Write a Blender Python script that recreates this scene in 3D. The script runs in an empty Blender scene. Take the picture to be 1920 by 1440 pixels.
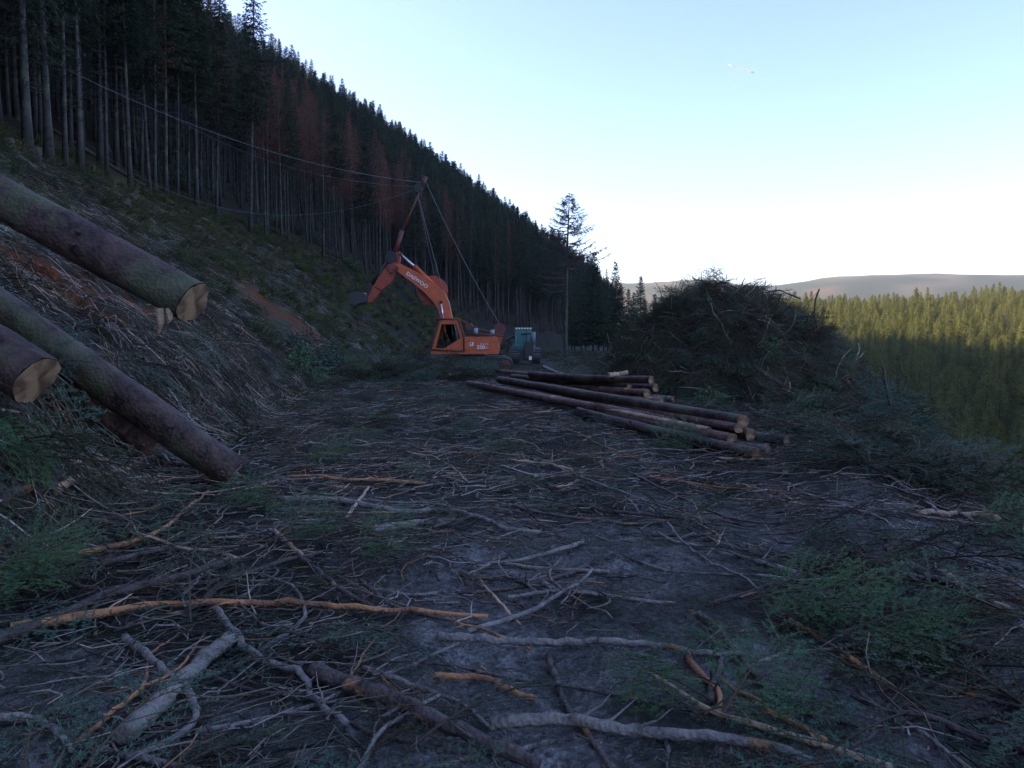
import bpy, bmesh, math, random
import numpy as np
from mathutils import Vector, Matrix, Euler

# ------------------------------------------------------------------ camera, sky, sun, exposure
S = bpy.context.scene
COL = S.collection
rng = np.random.default_rng(11)
random.seed(11)
F = 1397.0                       # focal length in photo pixels (1920 wide)
PITCH = math.atan(90.0 / F)
EYE = np.array([0.0, 0.0, 1.7])
cd = bpy.data.cameras.new('camera')
cam = bpy.data.objects.new('camera', cd)
COL.objects.link(cam)
cam.location = EYE
cam.rotation_euler = (math.pi / 2 - PITCH, 0, 0)
cd.sensor_width = 36.0
cd.lens = 36.0 * F / 1920.0
cd.clip_start = 0.05
cd.clip_end = 60000.0
S.camera = cam

SUN_EL = math.radians(21.5)
SUN_AZ = math.radians(-78.0)     # from the view axis (+Y) towards -X
W = bpy.data.worlds.new('World')
S.world = W
W.use_nodes = True
wn = W.node_tree
wn.nodes.clear()
sky = wn.nodes.new('ShaderNodeTexSky')
sky.sky_type = 'NISHITA'
sky.sun_disc = False
sky.sun_elevation = SUN_EL
sky.sun_rotation = SUN_AZ
sky.altitude = 300.0
sky.air_density = 1.0
sky.dust_density = 1.2
sky.ozone_density = 3.0
bg = wn.nodes.new('ShaderNodeBackground')
bg.inputs['Strength'].default_value = 0.125
wo = wn.nodes.new('ShaderNodeOutputWorld')
tint = wn.nodes.new('ShaderNodeMix')     # the camera's cool, slightly violet white balance, the same over the whole sky
tint.data_type = 'RGBA'
tint.blend_type = 'MULTIPLY'
tint.inputs[0].default_value = 1.0
tint.inputs[7].default_value = (1.035, 0.918, 1.035, 1)
wn.links.new(sky.outputs[0], tint.inputs[6])
wn.links.new(tint.outputs[2], bg.inputs[0])
wn.links.new(bg.outputs[0], wo.inputs[0])
sl = bpy.data.lights.new('sun', 'SUN')
sl.energy = 5.0
sl.angle = math.radians(0.55)
sl.color = (1.0, 0.80, 0.42)
sun = bpy.data.objects.new('sun', sl)
COL.objects.link(sun)
sdir = Vector((math.sin(SUN_AZ) * math.cos(SUN_EL), math.cos(SUN_AZ) * math.cos(SUN_EL), math.sin(SUN_EL)))
sun.rotation_euler = sdir.to_track_quat('Z', 'Y').to_euler()
S.view_settings.view_transform = 'Standard'
S.view_settings.look = 'None'
S.view_settings.exposure = 1.95
S.view_settings.gamma = 1.0
S.render.engine = 'CYCLES'
S.cycles.max_bounces = 6
S.cycles.diffuse_bounces = 3
S.cycles.glossy_bounces = 2
S.cycles.transmission_bounces = 4
S.cycles.transparent_max_bounces = 8
S.cycles.volume_bounces = 0
S.cycles.use_denoising = True
S.cycles.denoising_prefilter = 'NONE'
S.cycles.caustics_reflective = False
S.cycles.caustics_refractive = False


# ------------------------------------------------------------------ small maths
def ray(px, py):
    a, b = (px - 960.0) / F, -(py - 720.0) / F
    c, s = math.cos(PITCH), math.sin(PITCH)
    return np.array([a, c + b * s, -s + b * c])


def at_z(px, py, z):
    d = ray(px, py)
    return EYE + d * ((z - EYE[2]) / d[2])


def at_y(px, py, y):
    d = ray(px, py)
    return EYE + d * (y / d[1])


def sstep(a, b, x):
    t = np.clip((x - a) / (b - a), 0, 1)
    return t * t * (3 - 2 * t)


def _h(ix, iy, seed):
    n = (ix.astype(np.int64) * 374761393 + iy.astype(np.int64) * 668265263 + seed * 1442695041) & 0xffffffff
    n = ((n ^ (n >> 13)) * 1274126177) & 0xffffffff
    return ((n ^ (n >> 16)) & 0xffff) / 65535.0


def vn(x, y, seed=0):
    x = np.asarray(x, float)
    y = np.asarray(y, float)
    x0, y0 = np.floor(x), np.floor(y)
    fx, fy = x - x0, y - y0
    fx, fy = fx * fx * (3 - 2 * fx), fy * fy * (3 - 2 * fy)
    a, b = _h(x0, y0, seed), _h(x0 + 1, y0, seed)
    c, d = _h(x0, y0 + 1, seed), _h(x0 + 1, y0 + 1, seed)
    return (a * (1 - fx) + b * fx) * (1 - fy) + (c * (1 - fx) + d * fx) * fy * 1.0


def fbm(x, y, o=4, seed=0):
    t, amp, tot = 0, 1.0, 0
    for i in range(o):
        t = t + amp * vn(np.asarray(x) * 2 ** i + 17.3 * i, np.asarray(y) * 2 ** i - 9.1 * i, seed + i)
        tot += amp
        amp *= 0.5
    return t / tot


# ------------------------------------------------------------------ the lie of the land
def foot(y):      # where the uphill bank starts
    return np.interp(y, [-60, 5, 10, 18, 26, 36, 46, 60, 80, 105, 140, 200, 300, 420],
                     [-3.4, -3.7, -4.3, -5.6, -6.9, -8.2, -8.8, -8.6, -6.5, -3.0, 4.0, 22, 44, 60])


def lip(y):       # where the working platform falls away into the valley
    return np.interp(y, [-60, 0, 4, 7, 10, 14, 20, 26, 32, 50, 80, 120, 200, 300, 420],
                     [3.3, 3.4, 3.6, 4.3, 5.5, 7.2, 10.2, 11.8, 12.2, 13, 15.5, 21, 38, 60, 80])


def forest_edge(y):
    return np.interp(y, [-60, 10, 20, 30, 45, 60, 80, 100, 120, 150, 200, 300],
                     [-17, -16.5, -18, -20.5, -24.5, -26, -22.5, -17, -9, 1, 20, 42])


def Hbase(x, y):
    x = np.asarray(x, float)
    y = np.asarray(y, float)
    s = foot(y) - x
    t = x - lip(y)
    r = np.hypot(x, y)
    az = np.arctan2(x, y)
    grade = -0.008 * np.clip(y, -20, 120)
    up = 0.85 * sstep(-0.1, 1.2, s) + 0.70 * np.clip(s - 0.7, 0, None)
    k = 55.0
    up = np.where(up > k, k + (up - k) * 0.42, up)
    up = np.minimum(up, 75)
    up = up * (1 - sstep(260, 460, y))
    val = -22.0 + 0.100 * np.clip(r - 125, 0, 375) - 0.11 * np.clip(r - 500, 0, 380)
    val = val + 15 * (fbm(x / 75, y / 75, 3, 5) - 0.5)
    hh = 215 + 40 * np.exp(-((az - 0.27) / 0.07) ** 2) - 38 * np.exp(-((az - 0.31) / 0.06) ** 2) \
        + 26 * np.exp(-((az - 0.46) / 0.13) ** 2) + 18 * np.exp(-((az - 0.13) / 0.1) ** 2) + 20 * (fbm(az * 9, r * 0 + 3, 3, 8) - .5)
    far = sstep(1500, 3600, r) * (hh + 40) - 14 * sstep(3700, 5200, r)
    val = val + far
    down = -0.82 * np.clip(t - 0.2, 0, None)
    right = np.maximum(down, val)
    z = np.where(s > 0, up, np.where(t > 0, right, 0.0)) + grade * np.where(t > 0, np.exp(-np.clip(t, 0, None) / 30), 1)
    far_end = sstep(300, 460, y) * (x < lip(y))
    z = z * (1 - far_end) + np.maximum(val, -20) * far_end
    return z


def H(x, y):
    x = np.asarray(x, float)
    y = np.asarray(y, float)
    z = Hbase(x, y)
    r = np.hypot(x, y)
    s = foot(y) - x
    t = x - lip(y)
    near = np.clip(1.2 - r / 60, 0, 1)
    plat = (1 - sstep(-0.8, 0.6, s)) * (1 - sstep(-0.3, 1.0, t))
    n1 = fbm(x * 0.9, y * 0.9, 4, 21) - 0.5
    n2 = fbm(x * 0.35, y * 0.35, 3, 31) - 0.5
    n3 = fbm(x * 4.0, y * 2.6, 3, 41) - 0.5
    z = z + near * (0.10 * n1 + 0.10 * n2 * (r > 3) + 0.085 * n3 + 0.05 * (fbm(x * 9.0, y * 7.0, 2, 45) - 0.5) * (r < 16))
    z = z + near * (1 - plat) * (0.8 * (fbm(x * 0.5, y * 0.45, 3, 51) - 0.5) + 0.55 * (np.abs(fbm(x * 1.3, y * 1.2, 3, 55) - 0.5) * -2 + 0.4) * (s > 0) + 0.22 * (fbm(x * 3.2, y * 3.0, 2, 57) - 0.5))
    # low swell of slash along the valley lip, and wheel ruts on the platform
    z = z + near * 0.16 * np.exp(-((t + 0.9) / 0.7) ** 2) * (0.6 + 0.8 * fbm(x * 0.9, y * 0.9, 2, 59))
    c = 0.9 + 0.06 * y
    for off in (-1.0, 1.0):
        z = z - near * plat * 0.05 * np.exp(-((x - c - off) / 0.28) ** 2)
    return z


def ground_hit(px, py, lift=0.0):
    d = ray(px, py)
    ts = np.concatenate([np.linspace(1.5, 30, 900), np.linspace(30, 400, 1500)])
    P = EYE[None] + ts[:, None] * d[None]
    g = H(P[:, 0], P[:, 1]) + lift
    i = np.argmax(P[:, 2] < g)
    if P[i, 2] >= g[i]:
        i = len(ts) - 1
    a = max(i - 1, 0)
    p = 0.5 * (P[a] + P[i])
    return np.array([p[0], p[1], float(H(p[0], p[1])) + lift])


SCARS = [(ground_hit(px, py)[:2], w) for px, py, w in ((465, 548, 1.4), (500, 572, 1.9), (530, 598, 2.0), (550, 625, 1.7), (575, 650, 1.4), (120, 515, .7), (200, 560, 0.6), (270, 585, 0.7), (40, 480, .6))]


def scar(x, y):
    """where the bank has slipped and bare soil shows"""
    m = 0 * np.asarray(x, float)
    for (cx, cy), w in SCARS:
        m = np.maximum(m, np.exp(-((x - cx) ** 2 + ((y - cy) * 0.6) ** 2) / w ** 2))
    return m


# ------------------------------------------------------------------ mesh helpers
def new_mesh(name, V, Q=None, T=None, C=None, mat=None, smooth=False, mi=None):
    me = bpy.data.meshes.new(name)
    V = np.asarray(V, np.float32).reshape(-1, 3)
    Q = np.zeros((0, 4), np.int32) if Q is None else np.asarray(Q, np.int32).reshape(-1, 4)
    T = np.zeros((0, 3), np.int32) if T is None else np.asarray(T, np.int32).reshape(-1, 3)
    me.vertices.add(len(V))
    me.vertices.foreach_set('co', V.ravel())
    nl = Q.size + T.size
    if nl:
        me.loops.add(nl)
        me.loops.foreach_set('vertex_index', np.concatenate([Q.ravel(), T.ravel()]))
        me.polygons.add(len(Q) + len(T))
        st = np.concatenate([np.arange(len(Q)) * 4, Q.size + np.arange(len(T)) * 3]).astype(np.int32)
        me.polygons.foreach_set('loop_start', st)
        if smooth:
            me.polygons.foreach_set('use_smooth', np.ones(len(Q) + len(T), bool))
        if mi is not None:
            me.polygons.foreach_set('material_index', np.asarray(mi, np.int32))
    if C is not None:
        C = np.asarray(C, np.float32).reshape(-1, 3)
        a = me.color_attributes.new('Col', 'FLOAT_COLOR', 'POINT')
        a.data.foreach_set('color', np.concatenate([C, np.ones((len(C), 1), np.float32)], 1).ravel())
    me.update(calc_edges=True)
    for m in (mat if isinstance(mat, (list, tuple)) else [mat]):
        if m is not None:
            me.materials.append(m)
    return me


def link(name, me, parent=None):
    o = bpy.data.objects.new(name, me)
    COL.objects.link(o)
    if parent is not None:
        o.parent = parent
    return o


def tag(o, label=None, cat=None, group=None, kind=None):
    if label:
        o['label'] = label
    if cat:
        o['category'] = cat
    if group:
        o['group'] = group
    if kind:
        o['kind'] = kind
    return o


def empty(name, loc=(0, 0, 0)):
    o = bpy.data.objects.new(name, None)
    COL.objects.link(o)
    o.location = loc
    return o


class Geo:
    def __init__(self):
        self.V, self.Q, self.T, self.C, self.n = [], [], [], [], 0

    def add(self, V, Q=None, T=None, C=None):
        V = np.asarray(V, float).reshape(-1, 3)
        if Q is not None and len(Q):
            self.Q.append(np.asarray(Q) + self.n)
        if T is not None and len(T):
            self.T.append(np.asarray(T) + self.n)
        self.V.append(V)
        if C is None:
            C = (0.5, 0.5, 0.5)
        C = np.asarray(C, float)
        self.C.append(np.broadcast_to(C, V.shape) if C.ndim == 1 else C)
        self.n += len(V)

    def mesh(self, name, mat, smooth=False):
        return new_mesh(name, np.concatenate(self.V), np.concatenate(self.Q) if self.Q else None,
                        np.concatenate(self.T) if self.T else None, np.concatenate(self.C), mat, smooth)


def tubes(P, R, sides=4, cap=True):
    """P (N,K,3) centre lines, R (N,K) radii -> verts, quads, tris"""
    P = np.asarray(P, float)
    R = np.asarray(R, float)
    N, K, _ = P.shape
    t = np.gradient(P, axis=1)
    t /= np.linalg.norm(t, axis=2, keepdims=True) + 1e-9
    ref = np.where((np.abs(t.mean(1)[:, 2]) > 0.85)[:, None], np.array([[1.0, 0, 0]]), np.array([[0, 0, 1.0]]))
    n1 = np.cross(t, ref[:, None, :])
    n1 /= np.linalg.norm(n1, axis=2, keepdims=True) + 1e-9
    n2 = np.cross(t, n1)
    a = np.arange(sides) * 2 * math.pi / sides
    ring = np.cos(a)[None, None, :, None] * n1[:, :, None, :] + np.sin(a)[None, None, :, None] * n2[:, :, None, :]
    if R.ndim == 2:
        R = R[:, :, None]
    V = P[:, :, None, :] + ring * R[..., None]
    base = np.arange(N)[:, None, None] * K * sides
    k = np.arange(K - 1)[None, :, None] * sides
    j = np.arange(sides)[None, None, :]
    j2 = (j + 1) % sides
    Q = np.stack([base + k + j, base + k + j2, base + k + sides + j2, base + k + sides + j], -1).reshape(-1, 4)
    V = V.reshape(-1, 3)
    T = None
    if cap:
        n0 = len(V)
        V = np.concatenate([V, P[:, 0], P[:, -1]])
        b = np.arange(N)[:, None] * K * sides
        jj = np.arange(sides)[None]
        jn = (jj + 1) % sides
        t0 = np.stack([np.broadcast_to(n0 + np.arange(N)[:, None], (N, sides)), b + jn, b + jj], -1)
        e = (K - 1) * sides
        t1 = np.stack([np.broadcast_to(n0 + N + np.arange(N)[:, None], (N, sides)), b + e + jj, b + e + jn], -1)
        T = np.concatenate([t0.reshape(-1, 3), t1.reshape(-1, 3)])
    return V, Q, T


def tube_cols(C, N, K, sides, cap=True):
    """C (N,3) or (N,K,3)"""
    C = np.asarray(C, float)
    if C.ndim == 2:
        C = np.broadcast_to(C[:, None, :], (N, K, 3))
    out = np.repeat(C.reshape(-1, 3), sides, 0)
    if cap:
        out = np.concatenate([out, C[:, 0], C[:, -1]])
    return out


def resample(pts, n):
    pts = np.asarray(pts, float)
    # Catmull-Rom then even spacing
    if len(pts) > 2:
        e = np.concatenate([[2 * pts[0] - pts[1]], pts, [2 * pts[-1] - pts[-2]]])
        out = []
        for i in range(1, len(e) - 2):
            u = np.linspace(0, 1, 12, endpoint=False)[:, None]
            a, b, c, d = e[i - 1], e[i], e[i + 1], e[i + 2]
            out.append(0.5 * ((2 * b) + (c - a) * u + (2 * a - 5 * b + 4 * c - d) * u ** 2 + (3 * b - a - 3 * c + d) * u ** 3))
        pts = np.concatenate(out + [pts[-1:]])
    d = np.concatenate([[0], np.cumsum(np.linalg.norm(np.diff(pts, axis=0), axis=1))])
    q = np.linspace(0, d[-1], n)
    return np.stack([np.interp(q, d, pts[:, i]) for i in range(3)], 1)


# ------------------------------------------------------------------ materials
def nodes(name):
    m = bpy.data.materials.new(name)
    m.use_nodes = True
    nt = m.node_tree
    b = nt.nodes['Principled BSDF']
    return m, nt, b


def N(nt, t, **kw):
    n = nt.nodes.new(t)
    for k, v in kw.items():
        if k in n.inputs:
            n.inputs[k].default_value = v
        else:
            setattr(n, k, v)
    return n


def mixc(nt, fac, a, b, mode='MIX'):
    n = nt.nodes.new('ShaderNodeMix')
    n.data_type = 'RGBA'
    n.blend_type = mode
    for sock, v in ((n.inputs[0], fac), (n.inputs[6], a), (n.inputs[7], b)):
        if hasattr(v, 'links') or hasattr(v, 'is_linked'):
            nt.links.new(v, sock)
        else:
            sock.default_value = v if not isinstance(v, tuple) else (*v, 1)
    return n.outputs[2]


def ramp(nt, src, stops):
    r = nt.nodes.new('ShaderNodeValToRGB')
    el = r.color_ramp.elements
    while len(el) < len(stops):
        el.new(0.5)
    for e, (p, c) in zip(el, stops):
        e.position = p
        e.color = (*c, 1) if isinstance(c, tuple) else (c, c, c, 1)
    nt.links.new(src, r.inputs[0])
    return r.outputs[0]


def bump(nt, b, src, strength, dist=0.02):
    n = nt.nodes.new('ShaderNodeBump')
    n.inputs['Strength'].default_value = strength
    n.inputs['Distance'].default_value = dist
    nt.links.new(src, n.inputs['Height'])
    nt.links.new(n.outputs[0], b.inputs['Normal'])


def mat_ground():
    m, nt, b = nodes('earth')
    at = N(nt, 'ShaderNodeAttribute', attribute_name='Col')
    g = N(nt, 'ShaderNodeNewGeometry')
    n1 = N(nt, 'ShaderNodeTexNoise', Scale=2.3, Detail=8.0, Roughness=0.65)
    n2 = N(nt, 'ShaderNodeTexNoise', Scale=19.0, Detail=6.0, Roughness=0.7)
    n3 = N(nt, 'ShaderNodeTexVoronoi', Scale=34.0)
    for n in (n1, n2, n3):
        nt.links.new(g.outputs['Position'], n.inputs['Vector'])
    v1 = ramp(nt, n1.outputs[0], [(0.3, 0.45), (0.7, 1.35)])
    v2 = ramp(nt, n2.outputs[0], [(0.34, 0.30), (0.64, 1.5)])
    c = mixc(nt, 1.0, at.outputs['Color'], v1, 'MULTIPLY')
    c = mixc(nt, 1.0, c, v2, 'MULTIPLY')
    nt.links.new(c, b.inputs['Base Color'])
    rg = ramp(nt, n1.outputs[0], [(0.35, 0.6), (0.6, 0.95)])
    nt.links.new(rg, b.inputs['Roughness'])
    b.inputs['Specular IOR Level'].default_value = 0.15
    ad = N(nt, 'ShaderNodeMath', operation='ADD')
    nt.links.new(n2.outputs[0], ad.inputs[0])
    nt.links.new(n3.outputs['Distance'], ad.inputs[1])
    bump(nt, b, ad.outputs[0], 1.0, 0.05)
    return m


def mat_vcol(name, rough=0.8, var=0.35, scale=25.0, spec=0.25, bumps=0.0):
    """takes the thing's own colour from 'Col' and breaks it up with grain"""
    m, nt, b = nodes(name)
    at = N(nt, 'ShaderNodeAttribute', attribute_name='Col')
    tc = N(nt, 'ShaderNodeTexCoord')
    n1 = N(nt, 'ShaderNodeTexNoise', Scale=scale, Detail=4.0)
    nt.links.new(tc.outputs['Object'], n1.inputs['Vector'])
    v = ramp(nt, n1.outputs[0], [(0.3, 1 - var), (0.7, 1 + var)])
    nt.links.new(mixc(nt, 1.0, at.outputs['Color'], v, 'MULTIPLY'), b.inputs['Base Color'])
    b.inputs['Roughness'].default_value = rough
    b.inputs['Specular IOR Level'].default_value = spec
    if bumps:
        bump(nt, b, n1.outputs[0], bumps, 0.01)
    return m


def mat_foliage(name, trans=0.2):
    m, nt, b = nodes(name)
    at = N(nt, 'ShaderNodeAttribute', attribute_name='Col')
    oi = N(nt, 'ShaderNodeObjectInfo')
    v = ramp(nt, oi.outputs['Random'], [(0.0, (0.72, 0.74, 0.74)), (0.5, (1.0, 1.0, 1.0)), (1.0, (1.3, 1.22, 1.05))])
    c = mixc(nt, 1.0, at.outputs['Color'], v, 'MULTIPLY')
    nt.links.new(c, b.inputs['Base Color'])
    b.inputs['Roughness'].default_value = 0.7
    b.inputs['Specular IOR Level'].default_value = 0.2
    tr = N(nt, 'ShaderNodeBsdfTranslucent')
    nt.links.new(c, tr.inputs[0])
    mx = N(nt, 'ShaderNodeMixShader')
    mx.inputs[0].default_value = trans
    nt.links.new(b.outputs[0], mx.inputs[1])
    nt.links.new(tr.outputs[0], mx.inputs[2])
    nt.links.new(mx.outputs[0], nt.nodes['Material Output'].inputs[0])
    return m


def mat_bark(name, dark, mid, peel, peel_amt=0.0, scale=6.0, lichen=0.0, crack=1.0):
    m, nt, b = nodes(name)
    tc = N(nt, 'ShaderNodeTexCoord')
    n1 = N(nt, 'ShaderNodeTexNoise', Scale=scale, Detail=8.0, Roughness=0.7, Distortion=0.6)
    n2 = N(nt, 'ShaderNodeTexVoronoi', Scale=scale * 5)
    n3 = N(nt, 'ShaderNodeTexNoise', Scale=scale * 0.33, Detail=3.0)
    for n in (n1, n2, n3):
        nt.links.new(tc.outputs['Object'], n.inputs['Vector'])
    c = ramp(nt, n1.outputs[0], [(0.38, dark), (0.50, tuple(0.55 * a_ + 0.45 * b_ for a_, b_ in zip(mid, dark))), (0.66, mid)])
    n4 = N(nt, 'ShaderNodeTexVoronoi', Scale=scale * 2.2, feature='DISTANCE_TO_EDGE')
    nt.links.new(tc.outputs['Object'], n4.inputs['Vector'])
    c = mixc(nt, 1.0, c, ramp(nt, n4.outputs['Distance'], [(0.0, crack), (0.12, 1.0)]), 'MULTIPLY')
    if lichen:
        f = ramp(nt, n3.outputs[0], [(0.5, 0.0), (0.62, lichen)])
        c = mixc(nt, f, c, (0.10, 0.12, 0.055))
    if peel_amt:
        f = ramp(nt, n3.outputs[0], [(0.60 - peel_amt, 0.0), (0.63 - peel_amt, 1.0)])
        pc = mixc(nt, n1.outputs[0], tuple(0.55 * v for v in peel), tuple(min(1, 1.25 * v) for v in peel))
        c = mixc(nt, f, c, pc)
    nt.links.new(c, b.inputs['Base Color'])
    b.inputs['Roughness'].default_value = 0.66
    b.inputs['Specular IOR Level'].default_value = 0.35
    ad = N(nt, 'ShaderNodeMath', operation='ADD')
    nt.links.new(n1.outputs[0], ad.inputs[0])
    nt.links.new(n2.outputs['Distance'], ad.inputs[1])
    bump(nt, b, ad.outputs[0], 0.8, 0.014)
    return m


def mat_cut():
    m, nt, b = nodes('cut_wood')
    tc = N(nt, 'ShaderNodeTexCoord')
    w = N(nt, 'ShaderNodeTexWave', wave_type='RINGS', rings_direction='SPHERICAL', Scale=22.0, Distortion=2.0, Detail=4.0)
    n = N(nt, 'ShaderNodeTexNoise', Scale=7.0, Detail=5.0)
    nt.links.new(tc.outputs['Object'], w.inputs['Vector'])
    nt.links.new(tc.outputs['Object'], n.inputs['Vector'])
    c = ramp(nt, w.outputs[0], [(0.0, (0.27, 0.16, 0.085)), (1.0, (0.36, 0.225, 0.125))])
    d = ramp(nt, n.outputs[0], [(0.38, (0.30, 0.22, 0.19)), (0.58, (1.0, 1.0, 1.0))])
    n5 = N(nt, 'ShaderNodeTexNoise', Scale=2.2, Detail=6.0, Roughness=0.75)
    nt.links.new(tc.outputs['Object'], n5.inputs['Vector'])
    st = ramp(nt, n5.outputs[0], [(0.42, (0.34, 0.24, 0.20)), (0.56, (1.0, 1.0, 1.0))])
    c2 = mixc(nt, 0.85, c, d, 'MULTIPLY')
    nt.links.new(mixc(nt, 0.55, c2, st, 'MULTIPLY'), b.inputs['Base Color'])
    b.inputs['Roughness'].default_value = 0.8
    bump(nt, b, n.outputs[0], 0.5, 0.01)
    return m


def mat_paint(name, col, rough=0.45, dirt=0.35, dirtcol=(0.05, 0.035, 0.028), metal=0.0, scale=3.0):
    m, nt, b = nodes(name)
    tc = N(nt, 'ShaderNodeTexCoord')
    n = N(nt, 'ShaderNodeTexNoise', Scale=scale, Detail=8.0, Roughness=0.7)
    n2 = N(nt, 'ShaderNodeTexNoise', Scale=scale * 6, Detail=4.0)
    nt.links.new(tc.outputs['Object'], n.inputs['Vector'])
    nt.links.new(tc.outputs['Object'], n2.inputs['Vector'])
    f = ramp(nt, n.outputs[0], [(0.42, 0.0), (0.75, dirt * 2)])
    c = mixc(nt, f, col, dirtcol)
    v = ramp(nt, n2.outputs[0], [(0.3, 0.82), (0.7, 1.1)])
    nt.links.new(mixc(nt, 1.0, c, v, 'MULTIPLY'), b.inputs['Base Color'])
    b.inputs['Metallic'].default_value = metal
    b.inputs['Roughness'].default_value = rough
    bump(nt, b, n2.outputs[0], 0.08, 0.004)
    return m


def mat_glass():
    m, nt, b = nodes('cab_glass')
    b.inputs['Base Color'].default_value = (0.72, 0.80, 0.80, 1)
    b.inputs['Transmission Weight'].default_value = 1.0
    b.inputs['Roughness'].default_value = 0.06
    b.inputs['IOR'].default_value = 1.08
    return m


M_EARTH = mat_ground()
M_TWIG = mat_vcol('twig_bark', 0.8, 0.35, 30.0)
M_NEEDLE = mat_foliage('needles', 0.12)
M_FOL = mat_foliage('conifer_foliage', 0.30)
M_TRUNK = mat_bark('standing_bark', (0.018, 0.017, 0.016), (0.055, 0.049, 0.044), (0.3, 0.2, 0.1), 0.0, 3.0, 0.55)
M_LOG = mat_bark('log_bark', (0.012, 0.008, 0.007), (0.098, 0.054, 0.044), (0.36, 0.17, 0.08), -0.085, 5.0, 0.5, 0.75)
M_LOGP = mat_bark('peeling_log_bark', (0.05, 0.028, 0.024), (0.24, 0.13, 0.10), (0.46, 0.25, 0.12), -0.02, 5.0, 0.0, 0.8)
M_DARK = mat_bark('dark_branch_bark', (0.028, 0.022, 0.020), (0.12, 0.088, 0.075), (0.36, 0.17, 0.07), -0.04, 9.0)
M_GREY = mat_bark('grey_branch_bark', (0.075, 0.066, 0.058), (0.28, 0.245, 0.21), (0.36, 0.21, 0.11), -0.06, 9.0)
M_PEEL = mat_bark('peeled_branch_wood', (0.17, 0.075, 0.04), (0.32, 0.155, 0.075), (0.50, 0.225, 0.09), 0.12, 8.0)
M_PALE = mat_bark('pale_branch_wood', (0.22, 0.14, 0.085), (0.45, 0.31, 0.20), (0.58, 0.40, 0.25), 0.08, 8.0)
M_CUT = mat_cut()

# ------------------------------------------------------------------ ground: one sheet to the horizon
def graded(lo, hi, step, far_lo, far_hi, g):
    a = list(np.arange(lo, hi + 1e-6, step))
    s = step
    while a[-1] < far_hi:
        s *= g
        a.append(a[-1] + s)
    s = step
    b = []
    v = lo
    while v > far_lo:
        s *= g
        v -= s
        b.append(v)
    return np.array(b[::-1] + a)


gx = graded(-9.0, 9.0, 0.11, -7500, 7500, 1.055)
gy = graded(1.5, 14.0, 0.11, -600, 9000, 1.050)
X, Y = np.meshgrid(gx, gy)
x, y = X.ravel(), Y.ravel()
z = H(x, y)
nx, ny = len(gx), len(gy)
ii = (np.arange(ny - 1)[:, None] * nx + np.arange(nx - 1)[None]).ravel()
Q = np.stack([ii, ii + 1, ii + nx + 1, ii + nx], 1)
r = np.hypot(x, y)
s = foot(y) - x
t = x - lip(y)
C = np.zeros((len(x), 3))
MUD = np.array([0.215, 0.205, 0.195])
LITTER = np.array([0.038, 0.033, 0.025])
mud = sstep(0.46, 0.62, fbm(x * 0.55, y * 0.40, 4, 61) + 0.10 * (1 - sstep(3.6, 5.0, y))) * (1 - 0.6 * sstep(6.5, 9, y))
mud = np.maximum(mud, 0.85 * np.exp(-((x - (0.6 + 0.06 * y)) / 1.6) ** 2) * sstep(0.35, 0.55, fbm(x * 0.8, y * 0.5, 3, 66))) * (1 - 0.8 * sstep(6.5, 10, y)) * (1 - sstep(18, 34, y))
C[:] = LITTER + mud[:, None] * (MUD - LITTER)
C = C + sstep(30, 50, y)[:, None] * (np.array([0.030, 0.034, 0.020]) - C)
bank = sstep(-0.4, 0.6, s)
pat = fbm(x * 0.35, y * 0.22, 4, 71)
SOIL, MOSS, DUFF, STRAW = map(np.array, ((0.19, 0.062, 0.022), (0.075, 0.095, 0.022), (0.055, 0.043, 0.035), (0.15, 0.125, 0.06)))
bc = DUFF + sstep(0.5, 0.62, pat)[:, None] * (np.array([0.075, 0.06, 0.05]) - DUFF)
soil = scar(x, y) * sstep(0.30, 0.42, fbm(x * 0.7, y * 0.5, 3, 77)) * 2.2
mo = sstep(0.44, 0.60, fbm(x * 0.22, y * 0.16, 4, 81)) * sstep(4.0, 9.0, s)
mo = np.maximum(mo, sstep(34, 44, y) * sstep(0.40, 0.55, fbm(x * 0.3, y * 0.2, 3, 83)) * sstep(0.8, 3, s))
bc = bc + np.clip(mo, 0, 1)[:, None] * (MOSS - bc)
st = sstep(0.52, 0.66, fbm(x * 0.6, y * 0.25, 4, 91)) * sstep(30, 45, y) * 0.7
bc = bc + st[:, None] * (STRAW - bc)
bc = bc + np.clip(soil, 0, 1)[:, None] * (SOIL - bc)
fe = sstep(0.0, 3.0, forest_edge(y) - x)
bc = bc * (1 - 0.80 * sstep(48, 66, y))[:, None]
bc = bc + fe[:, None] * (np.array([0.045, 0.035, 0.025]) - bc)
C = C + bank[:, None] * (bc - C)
vl = sstep(-0.7, 0.9, t)
C = C + vl[:, None] * (np.array([0.035, 0.045, 0.02]) - C)
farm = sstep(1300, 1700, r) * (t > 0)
az = np.arctan2(x, y)
p1 = fbm(az * 26, r / 420, 4, 101)
p2 = fbm(az * 60, r / 160, 3, 111)
HEATH, PLANT, RUST, PALE = map(np.array, ((0.070, 0.064, 0.052), (0.022, 0.034, 0.022), (0.085, 0.055, 0.036), (0.11, 0.105, 0.085)))
fc = HEATH + sstep(0.44, 0.47, p1)[:, None] * (PLANT - HEATH)
fc = fc + (sstep(0.60, 0.64, p2) * (r < 2900))[:, None] * (RUST - fc)
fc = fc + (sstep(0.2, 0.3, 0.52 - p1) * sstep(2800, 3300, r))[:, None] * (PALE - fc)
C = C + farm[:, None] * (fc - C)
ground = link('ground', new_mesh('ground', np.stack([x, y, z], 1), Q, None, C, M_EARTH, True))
tag(ground, kind='structure')


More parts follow.
